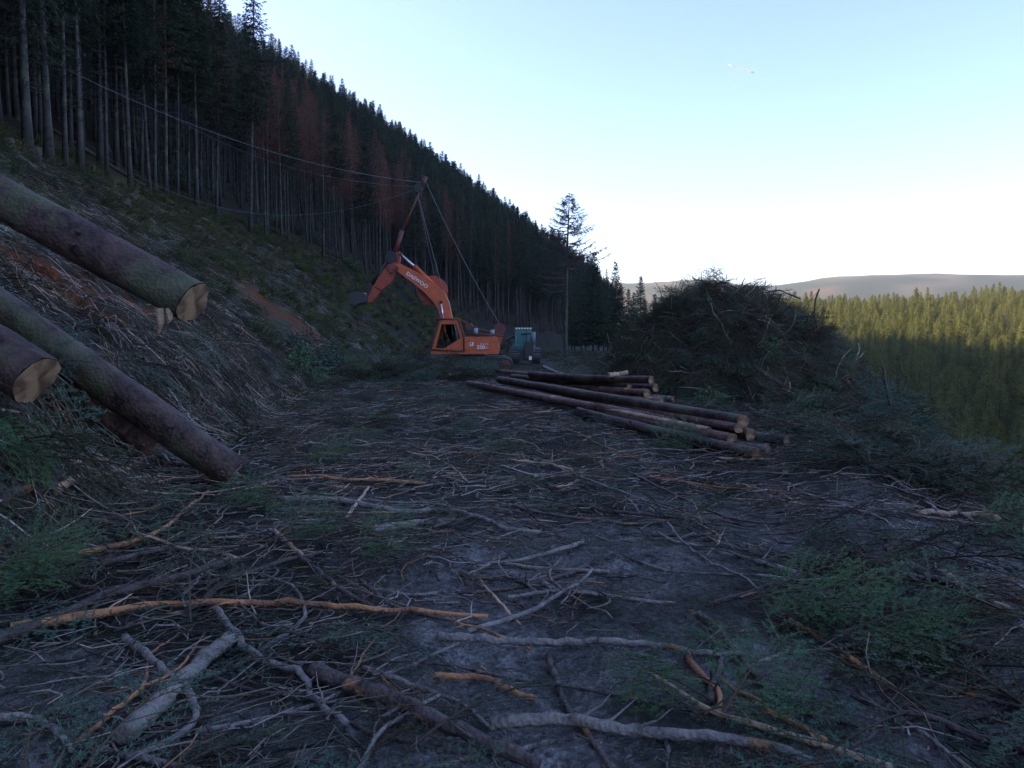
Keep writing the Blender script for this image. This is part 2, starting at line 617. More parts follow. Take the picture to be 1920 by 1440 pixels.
# ------------------------------------------------------------------ conifers
def conifer(seed, h, crown_base, lmax, dz, nbr, col, droop=0.35, lift=0.25, spray=0.5, dense=1.0, blades=4, bw=0.07,
            trunk_r=0.16, dead=40, dead_col=(0.07, 0.06, 0.055), taper=0.8, hang=0.35):
    R = np.random.default_rng(seed)
    # trunk
    K = 9
    hz = np.linspace(-0.6, h, K)
    bend = R.normal(0, 0.10, 2)
    P = np.stack([bend[0] * np.sin(hz / h * 2.5), bend[1] * np.sin(hz / h * 2.0), hz], 1)
    rad = trunk_r * (1 - hz.clip(0) / h) ** 0.75 + 0.012
    rad[0] *= 1.5
    g = Geo()
    V, Qd, Td = tubes(P[None], rad[None], 8)
    g.add(V, Qd, Td)
    cx = lambda zz: np.stack([np.interp(zz, hz, P[:, 0]), np.interp(zz, hz, P[:, 1]), zz], -1)
    # bare snags under the crown
    if dead:
        zz = R.uniform(0.12 * h, (crown_base + 0.08) * h, dead)
        a = R.uniform(0, 6.283, dead)
        L = R.uniform(0.3, 1.5, dead) * (0.5 + zz / (crown_base * h + 0.01))
        u = np.linspace(0, 1, 4)
        b = cx(zz)
        PP = b[:, None, :] + np.stack([np.cos(a)[:, None] * L[:, None] * u, np.sin(a)[:, None] * L[:, None] * u,
                                       L[:, None] * (-0.25 * u + 0.12 * u ** 2)], -1)
        PP[:, 1:-1] += R.normal(0, 0.04, PP[:, 1:-1].shape)
        V, Qd, Td = tubes(PP, np.broadcast_to(np.linspace(0.018, 0.005, 4), (dead, 4)), 3, False)
        g.add(V, Qd)
    trunk = g.mesh('trunk', M_TRUNK, True)
    # crown
    A, B, Tp, Cc = [], [], [], []
    stems, srad = [], []
    zc = crown_base * h
    while zc < h - 0.15:
        f = (zc - crown_base * h) / (h - crown_base * h)
        Lw = lmax * (1 - f) ** taper * min(1.0, 0.55 + f * 3.0)
        n = max(3, int(nbr + R.integers(-1, 2)))
        a0 = R.uniform(0, 6.283)
        for k in range(n):
            if R.random() > 0.93:
                continue
            a = a0 + 6.283 * k / n + R.normal(0, 0.22)
            L = max(0.18, Lw * R.uniform(0.62, 1.15))
            zb = zc + R.uniform(-0.5, 0.5) * dz
            u = np.linspace(0, 1, 6)
            dr = droop * R.uniform(0.6, 1.3) * (1 - 1.5 * f)
            rz = L * (-dr * u + lift * u ** 2)
            o = cx(np.array([zb]))[0]
            d = np.array([math.cos(a), math.sin(a), 0])
            pts = o + d[None] * (L * u)[:, None] * 0.97 + np.array([0, 0, 1.0]) * rz[:, None]
            stems.append(pts)
            srad.append(np.linspace(0.022, 0.006, 6) * (0.5 + 0.5 * L / lmax))
            ns = max(3, int(L / 0.17 * dense))
            us = np.linspace(0.12, 1.0, ns) + R.normal(0, 0.02, ns)
            sid = np.where(np.arange(ns) % 2 == 0, 1.0, -1.0)
            base = np.stack([np.interp(us, u, pts[:, i]) for i in range(3)], 1)
            side = np.array([-d[1], d[0], 0])
            ls = spray * (0.30 * L * (1.05 - us) + 0.16) * R.uniform(0.7, 1.3, ns)
            dirs = d[None] * 0.75 + side[None] * sid[:, None] * R.uniform(0.5, 1.0, ns)[:, None] + np.array([0, 0, -hang])[None] * R.uniform(0.2, 1.5, ns)[:, None]
            dirs[-1] = d + np.array([0, 0, 0.1])
            dirs /= np.linalg.norm(dirs, axis=1, keepdims=True)
            c = np.array(col) * R.uniform(0.75, 1.25)
            for bl in range(blades):
                q = (bl + 0.3) / blades
                pb = base + dirs * (ls * q)[:, None]
                perp = np.cross(dirs, np.array([0, 0, 1.0]))
                perp /= np.linalg.norm(perp, axis=1, keepdims=True) + 1e-9
                sg = 1.0 if bl % 2 else -1.0
                tip = pb + dirs * (ls * 0.42)[:, None] + perp * (sg * ls * 0.38 * (1.1 - q))[:, None] + R.normal(0, 0.03, (ns, 3)) + np.array([0, 0, -0.06])
                wv = dirs * bw * 0.8 + np.array([0, 0, 1.0]) * R.normal(0, bw * 0.5, ns)[:, None]
                A.append(pb - wv)
                B.append(pb + wv)
                Tp.append(tip)
                Cc.append(np.broadcast_to(c, (ns, 3)) * R.uniform(0.8, 1.2, (ns, 1)))
        zc += dz * R.uniform(0.8, 1.2) * (1 - 0.35 * f)
    A, B, Tp, Cc = map(np.concatenate, (A, B, Tp, Cc))
    n = len(A)
    g = Geo()
    g.add(np.concatenate([A, B, Tp]), None, np.stack([np.arange(n), np.arange(n) + n, np.arange(n) + 2 * n], 1), np.concatenate([Cc, Cc, Cc]))
    V, Qd, _ = tubes(np.array(stems), np.array(srad), 3, False)
    g.add(V, Qd, None, np.array(dead_col))
    crown = g.mesh('crown', M_FOL)
    return trunk, crown


DKG = (0.040, 0.056, 0.034)
HILL = [conifer(100 + i, 22.5 + 1.2 * (i % 3), [0.38, 0.46, 0.34, 0.48, 0.42][i], 2.9 + 0.3 * (i % 2), 0.44, 6, DKG, spray=1.1, blades=5, bw=0.085,
                trunk_r=[0.12, 0.155, 0.14, 0.10, 0.165][i], dead=220) for i in range(5)]
EDGE = [conifer(130 + i, 23, 0.22, 2.6, 0.55, 5, (0.050, 0.066, 0.042), droop=0.65, hang=0.9, spray=0.9, dense=0.8, trunk_r=0.18, dead=60) for i in range(2)]
LARCH = [conifer(140 + i, 23.5 + i, 0.42, 2.5, 0.55, 5, (0.185, 0.072, 0.050), droop=0.1, lift=0.3, spray=0.62, dense=0.8, bw=0.045,
                 dead_col=(0.07, 0.045, 0.04), dead=60, trunk_r=0.15) for i in range(3)]
VAL = [conifer(160 + i, 8.5 + 1.2 * i, 0.06, 2.9, 0.42, 8, (0.128, 0.140, 0.046), droop=0.35, lift=0.32, spray=1.0, dense=0.7, blades=4, bw=0.11,
               dead=0, trunk_r=0.17, taper=0.75) for i in range(4)]


def place_tree(kind, name, meshes, p, sc, yaw, label, cat, group, tilt=(0, 0)):
    e = empty(name, p)
    e.rotation_euler = (tilt[0], tilt[1], yaw)
    e.scale = (sc, sc, sc * random.uniform(0.95, 1.05))
    tag(e, label, cat, group)
    for nm, me in zip(('trunk', 'crown'), meshes):
        link(nm, me, e)
    return e


def gn_scatter(name, pts, rots, scl, idx, sources, parent=None):
    """ONE mass of countless pieces: geometry-node instances of a few source meshes"""
    src = bpy.data.collections.new(name + '_source')
    for i, me in enumerate(sources):
        o = bpy.data.objects.new('%s_source_%02d' % (name, i), me)
        src.objects.link(o)
    me = new_mesh(name, pts)
    a = me.attributes.new('rot', 'FLOAT_VECTOR', 'POINT')
    a.data.foreach_set('vector', np.asarray(rots, np.float32).ravel())
    a = me.attributes.new('scl', 'FLOAT', 'POINT')
    a.data.foreach_set('value', np.asarray(scl, np.float32).ravel())
    a = me.attributes.new('idx', 'INT', 'POINT')
    a.data.foreach_set('value', np.asarray(idx, np.int32).ravel())
    o = link(name, me, parent)
    ng = bpy.data.node_groups.new(name + '_nodes', 'GeometryNodeTree')
    ng.interface.new_socket('Geometry', in_out='INPUT', socket_type='NodeSocketGeometry')
    ng.interface.new_socket('Geometry', in_out='OUTPUT', socket_type='NodeSocketGeometry')
    gi, go = ng.nodes.new('NodeGroupInput'), ng.nodes.new('NodeGroupOutput')
    ci = ng.nodes.new('GeometryNodeCollectionInfo')
    ci.inputs['Collection'].default_value = src
    ci.inputs['Separate Children'].default_value = True
    ci.inputs['Reset Children'].default_value = True
    ip = ng.nodes.new('GeometryNodeInstanceOnPoints')
    ip.inputs['Pick Instance'].default_value = True

    def named(nm, ty):
        n = ng.nodes.new('GeometryNodeInputNamedAttribute')
        n.data_type = ty
        n.inputs['Name'].default_value = nm
        return n.outputs['Attribute']
    ng.links.new(gi.outputs[0], ip.inputs['Points'])
    ng.links.new(ci.outputs[0], ip.inputs['Instance'])
    ng.links.new(named('idx', 'INT'), ip.inputs['Instance Index'])
    er = ng.nodes.new('FunctionNodeEulerToRotation')
    ng.links.new(named('rot', 'FLOAT_VECTOR'), er.inputs[0])
    ng.links.new(er.outputs[0], ip.inputs['Rotation'])
    ng.links.new(named('scl', 'FLOAT'), ip.inputs['Scale'])
    ng.links.new(ip.outputs[0], go.inputs[0])
    md = o.modifiers.new('scatter', 'NODES')
    md.node_group = ng
    return o


def join_tree(meshes):
    """trunk and crown as one mesh, for the masses"""
    bm = bmesh.new()
    out = bpy.data.meshes.new('whole_tree')
    n0 = 0
    for k, me in enumerate(meshes):
        bm.from_mesh(me)
        bm.faces.ensure_lookup_table()
        for f in bm.faces[n0:]:
            f.material_index = k
        n0 = len(bm.faces)
    bm.to_mesh(out)
    bm.free()
    for me in meshes:
        out.materials.append(me.materials[0])
    return out


# hillside plantation: rows parallel to the edge
hill_pts = []
for row in range(32):
    off = 0.3 + row * 2.5
    yy = -6.0 + rng.uniform(0, 2.5)
    while yy < 300:
        ex = float(forest_edge(yy))
        px_, py_ = ex - off + rng.normal(0, 0.55), yy + rng.normal(0, 0.6)
        if rng.random() < 0.9:
            hill_pts.append((row, px_, py_))
        yy += (2.4 if yy < 90 else 3.0) + 0.5 * rng.random()
hill_pts = [p for p in hill_pts if not (p[2] < 6 and p[0] > 6)]


def is_larch(xx, yy, row):
    band = math.exp(-((yy - 100) / 38.0) ** 2)
    return rng.random() < (1.0 if row else 0.75) * band and row < 20


def score(p):
    return p[0] * 9 + math.hypot(p[1], p[2]) * 0.35 + (40 if p[2] < 8 else 0)


hill_pts.sort(key=score)
n_sp = n_la = 0
mass = []
for row, xx, yy in hill_pts:
    la = is_larch(xx, yy, row)
    zz = float(H(xx, yy)) - 0.05
    dx = xx / max(yy, 0.1)
    vis = yy > 10 and dx > -0.80
    sc = random.uniform(0.86, 1.1) * (1.0 - 0.20 * float(sstep(45, 85, yy)) + 0.08 * float(sstep(130, 170, yy))) * (0.88 if la else 1.0)
    yaw = random.uniform(0, 6.28)
    tilt = (random.gauss(0, 0.018), random.gauss(0, 0.018))
    if la and n_la < 60 and vis and row < 9:
        place_tree('l', 'larch_tree', LARCH[n_la % 3], (xx, yy, zz), sc, yaw, 'russet brown larch with fine bare twigs standing among the dark hillside spruces', 'tree',
                   'brown larches in the hillside plantation', tilt)
        n_la += 1
    elif not la and n_sp < 190 and vis and row < 6:
        edge = row == 0 and rng.random() < 0.16
        me = EDGE[n_sp % 2] if edge else HILL[n_sp % 5]
        place_tree('s', 'spruce_tree', me, (xx, yy, zz), sc, yaw,
                   'spruce with hanging green branches low down its trunk at the plantation edge' if edge else
                   'tall dark spruce with a long bare trunk in the plantation above the felled bank', 'tree',
                   'low branched spruces at the plantation edge' if edge else 'tall spruces of the hillside plantation', tilt)
        n_sp += 1
    else:
        mass.append((xx, yy, zz, 5 + random.randrange(3) if la else random.randrange(5), sc, yaw))
mass = np.array(mass)
hf = gn_scatter('hillside_forest', mass[:, :3], np.stack([np.zeros(len(mass)), np.zeros(len(mass)), mass[:, 5]], 1), mass[:, 4], mass[:, 3],
                [join_tree(m) for m in HILL + LARCH])
tag(hf, 'dense dark conifer plantation filling the hillside behind its front rows', 'forest', kind='stuff')

# valley forest
vp = []
for it in range(80000):
    rr = math.sqrt(rng.uniform(30 ** 2, 580 ** 2))
    a = rng.uniform(0.02, 0.92)
    xx, yy = rr * math.sin(a), rr * math.cos(a)
    tt = xx - float(lip(yy))
    if tt < 24 or (yy > 430 and xx < 60):
        continue
    vp.append((xx, yy))
vp = np.array(vp)
vp = vp[np.random.default_rng(3).permutation(len(vp))]
cell = {}
keep = []
for xx, yy in vp:
    rr = math.hypot(xx, yy)
    gap = 4.0
    k = (int(xx // gap), int(yy // gap), gap)
    if k in cell:
        continue
    cell[k] = 1
    clear = fbm(np.array([xx / 42.0]), np.array([yy / 60.0]), 2, 131)[0]
    if clear < 0.27:
        continue
    keep.append((xx, yy))
vp = np.array(keep)
vz = H(vp[:, 0], vp[:, 1])
vr = np.hypot(vp[:, 0], vp[:, 1])
hs = 1.0 * (0.50 + 0.85 * fbm(vp[:, 0] / 26, vp[:, 1] / 26, 2, 141) + rng.normal(0, 0.17, len(vp)))
hs = np.clip(hs, 0.45, 1.6)
order = np.argsort(vr)
inview = (vp[:, 0] / vp[:, 1] > 0.44) & (vp[:, 0] / vp[:, 1] < 0.70)
single = [i for i in order if inview[i]][:105]
ss = set(single)
for j, i in enumerate(single):
    place_tree('v', 'spruce_tree', VAL[j % 4], (vp[i, 0], vp[i, 1], vz[i] - 0.1), float(hs[i]), random.uniform(0, 6.28),
               'bushy green spruce with a full crown in the valley below the track', 'tree', 'spruces on the slope below the track')
rest = np.array([i for i in range(len(vp)) if i not in ss])
vf = gn_scatter('valley_forest', np.c_[vp[rest], vz[rest] - 0.1], np.c_[np.zeros((len(rest), 2)), rng.uniform(0, 6.28, len(rest))], hs[rest],
                rng.integers(0, 4, len(rest)), [join_tree(m) for m in VAL])
tag(vf, 'wide sunlit spruce forest covering the opposite side of the valley', 'forest', kind='stuff')
print('trees', n_sp, n_la, len(mass), len(single), len(rest))


# ------------------------------------------------------------------ sparse lone larch and spruces past the green machine
def lone_larch():
    base = ground_hit(1060, 672)
    Yb = base[1]
    top = at_y(1068, 362, Yb)
    h = top[2] - base[2]
    e = empty('larch_tree', base)
    tag(e, 'lone tall thin larch with sparse upturned branches standing clear of the plantation', 'tree')
    K = 12
    zz = np.linspace(-0.4, h, K)
    P = np.stack([(top[0] - base[0]) * (zz / h) ** 2, np.zeros(K), zz], 1)
    V, Qd, Td = tubes(P[None], (0.21 * (1 - zz.clip(0) / h) ** 0.8 + 0.015)[None], 8)
    link('trunk', new_mesh('trunk', V, Qd, Td, None, M_TRUNK, True), e)
    R = np.random.default_rng(5)
    g = Geo()

    def limb(zb, a, L, dr, li, r0, fine):
        u = np.linspace(0, 1, 8)
        d = np.array([math.cos(a), math.sin(a), 0])
        o = np.array([np.interp(zb, zz, P[:, 0]), 0, zb])
        pts = o + d * (L * u)[:, None] + np.array([0, 0, 1.0]) * (L * (-dr * u + li * u ** 2.2))[:, None] + R.normal(0, 0.03, (8, 3)) * u[:, None]
        V, Qd, Td = tubes(pts[None], np.linspace(r0, 0.008, 8)[None], 4)
        g.add(V, Qd, Td, (0.085, 0.065, 0.055))
        n = int(L * fine)
        if n > 1:
            us = R.uniform(0.18, 1, n)
            b = np.stack([np.interp(us, u, pts[:, i]) for i in range(3)], 1)
            sd = np.array([-d[1], d[0], 0])
            ll = R.uniform(0.2, 0.62, n) * (1.15 - 0.6 * us)
            dv = d[None] * R.uniform(0.2, 0.9, (n, 1)) + sd[None] * R.normal(0, 0.8, (n, 1)) + np.array([0, 0, 1.0]) * R.uniform(-0.9, 0.5, (n, 1))
            dv /= np.linalg.norm(dv, axis=1, keepdims=True)
            PP = b[:, None] + dv[:, None] * (ll[:, None] * np.linspace(0, 1, 3))[..., None] + np.array([0, 0, -0.06])[None, None] * np.array([0, 0.3, 1])[None, :, None]
            V, Qd, _ = tubes(PP, np.broadcast_to(np.array([0.022, 0.018, 0.008]), (n, 3)), 3, False)
            g.add(V, Qd, None, (0.07, 0.06, 0.05))
    zb = 0.57 * h
    while zb < h - 0.2:
        f = (zb - 0.60 * h) / (0.40 * h)
        for k in range(7):
            limb(zb + R.normal(0, 0.15), 6.283 * k / 5 + R.uniform(0, 6.28), max(0.02 * h, (1 - f) ** 0.75 * 0.24 * h * R.uniform(0.65, 1.1)), 0.18, 0.40, 0.0030 * h * (1.1 - f), 18)
        zb += 0.032 * h * (1 - 0.3 * f)
    for zf, L in ((0.49, .21), (0.52, .18), (0.45, .24), (0.56, .15), (0.41, .17)):
        limb(zf * h, math.pi + R.normal(0, 0.25), L * h, 0.12, 0.26, 0.09, 9)
    for k in range(16):
        limb(R.uniform(0.25, 0.56) * h, R.uniform(0, 6.28), R.uniform(0.5, 1.6), 0.2, 0.1, 0.02, 6)
    link('crown', g.mesh('crown', M_TWIG), e)


lone_larch()
OPEN = [conifer(180 + i, 15 + i, 0.12, 3.3, 0.42, 7, (0.042, 0.062, 0.036), spray=1.05, blades=5, bw=0.10, trunk_r=0.17, dead=40) for i in range(3)]
for k, (px, top, bot, lab) in enumerate((
        (1112, 470, 672, 'slender spruce beside the lone sparse larch, trunk bare low down'),
        (1152, 484, 668, 'pointed dark spruce with open top between the larch and the slash heap'),
        (1200, 512, 664, 'small pointed spruce rising just behind the slash heap'),
        (1090, 515, 672, 'short spruce crowded between the lone larch and the slender spruce'),
        (1132, 535, 668, 'low dark spruce under the two pointed spruces by the slash heap'),
        (1178, 545, 664, 'bushy low spruce filling the gap before the slash heap'),
        (1226, 552, 660, 'low rounded spruce at the outer end of the row behind the slash heap'))):
    yb = 92 + 7 * (k % 3) + (12 if k > 2 else 0)
    b = at_y(px, bot, yb)
    b[2] = float(H(b[0], b[1]))
    tp = at_y(px, top, yb)
    hh = 15 + k % 3
    place_tree('o', 'spruce_tree', OPEN[k % 3], b, (tp[2] - b[2]) / hh, k * 1.3, lab, 'tree', 'spruces between the plantation and the slash heap')


for k, (px, top) in enumerate(((1078, 505), (1098, 522), (1122, 512), (1140, 530), (1163, 532), (1188, 548), (1208, 556), (1072, 535), (1230, 566))):
    yb = 118 + 6 * (k % 4)
    b = at_y(px, 660, yb)
    b[2] = float(H(b[0], b[1])) - 0.1
    tp = at_y(px, top, yb)
    place_tree('o', 'spruce_tree', OPEN[(k + 1) % 3], b, (tp[2] - b[2]) / (15 + (k + 1) % 3), k * 2.1, 'dark close grown spruce in the belt standing behind the lone larch', 'tree', 'spruce belt behind the lone larch')

# ------------------------------------------------------------------ logs
def log(name, a, b, ra, rb, mat, label, group=None, ends='b', sides=28, K=22, seed=0, bow=0.0, knots=6, cat='log'):
    R = np.random.default_rng(seed + 900)
    a, b = np.asarray(a, float), np.asarray(b, float)
    mid = 0.5 * (a + b)
    u = np.linspace(0, 1, K)
    P = a[None] + (b - a)[None] * u[:, None] - mid
    P[:, 2] -= bow * 4 * u * (1 - u)
    rad = ra + (rb - ra) * u
    ph = R.uniform(0, 6.28, 4)
    th = np.arange(sides) * 2 * math.pi / sides
    rr = rad[:, None] * (1 + 0.04 * np.sin(3 * th[None] + ph[0] + 2 * u[:, None]) + 0.03 * np.sin(7 * u[:, None] * 3 + ph[1] + 2 * th[None])
                         + R.normal(0, 0.026, (K, sides)))
    V, Qd, _ = tubes(P[None], rr[None], sides, False)
    g = Geo()
    g.add(V, Qd)
    for k in range(knots):
        uu = R.uniform(0.05, 0.95)
        c = np.array([np.interp(uu, u, P[:, i]) for i in range(3)])
        ax = (b - a) / np.linalg.norm(b - a)
        d = np.cross(ax, R.normal(0, 1, 3))
        d /= np.linalg.norm(d)
        rk = np.interp(uu, u, rad)
        ln = R.uniform(0.02, 0.06)
        Vk, Qk, Tk = tubes(np.stack([c + d * rk * 0.9, c + d * (rk + ln)])[None], np.array([[0.026, 0.018]]) * (rk / 0.2) ** 0.5, 6)
        g.add(Vk, Qk, Tk)
    o = link(name, g.mesh(name, mat, True))
    o.location = mid
    tag(o, label, cat, group)
    for which in ends:
        i = 0 if which == 'a' else K - 1
        c = P[i]
        ring = V.reshape(K, sides, 3)[i]
        ax = (b - a) / np.linalg.norm(b - a) * (1 if which == 'b' else -1)
        Vd = [np.zeros(3) + ax * 0.012]
        for q in (0.5, 1.0):
            Vd += [(p - c) * q * (0.985 if q < 1 else R.uniform(0.968, 0.99)) + ax * (0.012 if q < 1 else 0.004) + R.normal(0, 0.004, 3) for p in ring]
        T = [(0, 1 + j, 1 + (j + 1) % sides) for j in range(sides)]
        Qq = [(1 + j, 1 + sides + j, 1 + sides + (j + 1) % sides, 1 + (j + 1) % sides) for j in range(sides)]
        ce = link('cut_end', new_mesh('cut_end', Vd, Qq, T, None, M_CUT, False), o)
        ce.location = c
    return o


def pxlog(name, pa, za, pb, zb, ra, rb, *a, **k):
    return log(name, at_z(*pa, za), at_z(*pb, zb), ra, rb, *a, **k)


# the big butt logs coming down the bank
A1, B1 = at_y(0, 372, 7.7), at_y(362, 568, 7.3)
d1 = (A1 - B1) / np.linalg.norm(A1 - B1)
big1 = log('felled_log', B1 + d1 * 12, B1, 0.185, 0.215, M_LOG, 'thick felled log jutting out over the bank with a pale sawn end', 'butt logs sliding down the bank', seed=1, K=50, knots=14)
# torn felling hinge under its end
R_ = np.random.default_rng(3)
for dx_, w_, l_ in ((-0.26, 0.05, 0.26), (-0.17, 0.04, 0.17)):
    p0 = (B1 - np.array(big1.location)) + np.array([dx_, -0.14, -0.06])
    pts = np.stack([p0, p0 + np.array([0.01, -0.01, -l_ * 0.5]), p0 + np.array([-0.03, 0, -l_])])
    V, Qd, Td = tubes(pts[None], np.array([[w_, w_ * 0.8, 0.008]]), 5)
    link('torn_splinter', new_mesh('torn_splinter', V, Qd, Td, None, M_PALE), big1)
A2, B2 = at_y(0, 578, 8.3), at_y(418, 872, 8.75)
d2 = (A2 - B2) / np.linalg.norm(A2 - B2)
B2 = B2 - d2 * 0.16
log('felled_log', B2 + d2 * 11, B2, 0.18, 0.205, M_LOG, 'long smooth felled log lying down the bank with its butt on the track', 'butt logs sliding down the bank', seed=2, K=50, knots=12)
B3 = at_y(68, 712, 6.6)
d3 = np.array([-0.84, 0.12, 0.50])
d3 /= np.linalg.norm(d3)
log('felled_log', B3 + d3 * 8, B3, 0.22, 0.235, M_LOG, 'short looking felled log with an orange sawn end above hanging green boughs', 'butt logs sliding down the bank', seed=3, K=40)
B4, A4 = at_y(292, 838, 8.9), at_y(90, 690, 8.7)
d4 = (A4 - B4) / np.linalg.norm(A4 - B4)
log('felled_log', B4 + d4 * 9, B4, 0.12, 0.15, M_LOGP, 'thinner half peeled log lying beneath the long smooth log', 'butt logs sliding down the bank', seed=4, K=40)

# the stack of poles on the platform
G = 'poles stacked beside the slash heap'
for i, (pa, za, pb, zb, ra, rb, mt, lab, kw) in enumerate((
    ((937, 712), .10, (1393, 790), .40, .135, .105, M_LOG, 'straight red barked pole on top of the stack, longest of all', {}),
    ((878, 719), -.08, (1407, 815), .20, .125, .100, M_LOGP, 'purplish pole under the longest one, its peeled patches showing', {}),
    ((1040, 748), .02, (1372, 823), .14, .100, .095, M_LOGP, 'pale grey barked pole with a square yellowish end over the front pole', {}),
    ((1062, 752), .06, (1330, 806), .20, .055, .05, M_PALE, 'thin barkless pole wedged between two grey poles', {}),
    ((1085, 772), -.02, (1418, 851), .06, .105, .085, M_LOG, 'mossy front pole lying on the ground at the stack edge', {}),
    ((1330, 797), .14, (1475, 826), .12, .085, .075, M_LOG, 'pole poking out past the stack with a pale wound on its side', {}),
    ((1300, 818), .05, (1440, 842), .05, .06, .055, M_GREY, 'slim grey pole low between the front poles', {}),
    ((960, 716), .08, (1385, 803), .30, .085, .075, M_LOGP, 'slim pole lying right under the longest red barked one', {}),
    ((1000, 736), .0, (1300, 805), .10, .09, .08, M_LOG, 'reddish pole between the purplish and the pale grey pole', {}),
    ((1150, 778), .02, (1395, 838), .05, .07, .065, M_LOGP, 'thin stripped pole squeezed behind the mossy front pole', {}),
    ((960, 706), .20, (1180, 722), .36, .10, .09, M_LOG, 'brown pole lying between the longest pole and the far group', {}),
    ((995, 702), .42, (1221, 712), .55, .12, .105, M_LOG, 'dark pole on top of the far end of the stack', {}),
    ((1020, 711), .22, (1229, 727), .31, .12, .11, M_LOG, 'dark pole tucked under the far top pole', {}),
    ((1050, 722), .10, (1213, 737), .22, .12, .11, M_LOGP, 'pole with torn yellow patches and a round pale end', {}),
    ((1080, 737), .0, (1241, 750), .02, .10, .09, M_PALE, 'short barkless pole with its end level with the ground', {}),
    ((1110, 737), .0, (1262, 748), .02, .085, .08, M_GREY, 'short grey pole lying behind the barkless one', {}),
    ((1140, 703), .62, (1175, 698), .66, .07, .06, M_PALE, 'short split orange chunk lying on the far top pole', {'cat': 'log'}),
    ((800, 687), .02, (897, 692), .02, .14, .14, M_LOG, 'dark log with a bright round sawn end before the orange excavator', {}),
    ((838, 703), -.06, (862, 700), -.04, .10, .09, M_GREY, 'stubby log with a small pale end half sunk in twigs', {}),
    ((930, 696), .02, (1062, 706), .10, .11, .10, M_LOGP, 'torn pole lying crosswise at the far end of the stack', {}),
    ((1020, 688), .0, (1058, 703), .06, .10, .09, M_GREY, 'short grey log sticking up at the far end of the stack', {}))):
    pxlog('stacked_pole' if i < 17 else 'cut_log', pa, za, pb, zb, ra, rb, mt, lab, G, seed=20 + i, sides=14, K=26, knots=7, bow=0.02 * (i % 3), ends='ab', **kw)


# ------------------------------------------------------------------ stumps on the bank
def stump(px, py, r0, h, seed, label):
    p = ground_hit(px, py)
    R = np.random.default_rng(seed)
    e = empty('tree_stump', p)
    tag(e, label, 'stump', 'stumps on the felled bank')
    sides, K = 18, 8
    th = np.arange(sides) * 2 * math.pi / sides
    ph = R.uniform(0, 6.28)
    zz = np.linspace(-0.7, h, K)
    fl = np.exp(-np.clip(zz + 0.1, 0, None) / (0.22 * h + 0.05))
    rr = r0 * (1 + fl[:, None] * (0.35 + 0.35 * np.cos(5 * th + ph)[None]) + R.normal(0, 0.03, (K, sides)))
    P = np.stack([0 * zz, 0 * zz, zz], 1)
    V, Qd, _ = tubes(P[None], rr[None], sides, False)
    Vr = V.reshape(K, sides, 3)
    Vr[-1, :, 2] += R.normal(0, 0.05, sides)
    g = Geo()
    g.add(Vr.reshape(-1, 3), Qd)
    link('bole', g.mesh('bole', M_LOG, True), e)
    Vd = [np.array([0, 0, h + 0.01])] + [v * np.array([0.97, 0.97, 1]) for v in Vr[-1]]
    T = [(0, 1 + (j + 1) % sides, 1 + j) for j in range(sides)]
    Vd = [Vd[0]] + [np.array([v[0], v[1], v[2] + 0.004]) for v in Vd[1:]]
    link('cut_top', new_mesh('cut_top', Vd, None, [t[::-1] for t in T], None, M_CUT), e)
    for k in range(4):
        a = ph + 1.4 * k + R.normal(0, 0.2) - 0.4
        L = R.uniform(0.7, 1.5)
        u = np.linspace(0, 1, 8)
        q = np.stack([np.cos(a + 0.4 * u) * (r0 * 0.8 + L * u), np.sin(a + 0.4 * u) * (r0 * 0.8 + L * u), 0 * u], 1)
        q[:, 2] = H(p[0] + q[:, 0], p[1] + q[:, 1]) - p[2] + 0.05 - 0.14 * u
        V, Qd, Td = tubes(q[None], np.linspace(0.10, 0.02, 8)[None] * (r0 / 0.35), 7)
        link('root', new_mesh('root', V, Qd, Td, None, M_GREY, True), e)


stump(62, 300, 0.34, 0.62, 1, 'tall broken stump with a jagged top high on the felled bank')
stump(12, 285, 0.30, 0.5, 2, 'reddish stump close beside the tall broken stump')
stump(232, 388, 0.30, 0.45, 3, 'low stump with mossy top and spreading roots on the bank')
stump(368, 432, 0.34, 0.35, 4, 'dark rotten stump midway up the felled bank')
stump(178, 360, 0.26, 0.28, 5, 'small grey stump between the jagged and the mossy stump')
stump(455, 470, 0.30, 0.35, 6, 'squat stump over the bare orange soil slip')
stump(520, 470, 0.26, 0.3, 7, 'weathered stump just upslope of the squat one')

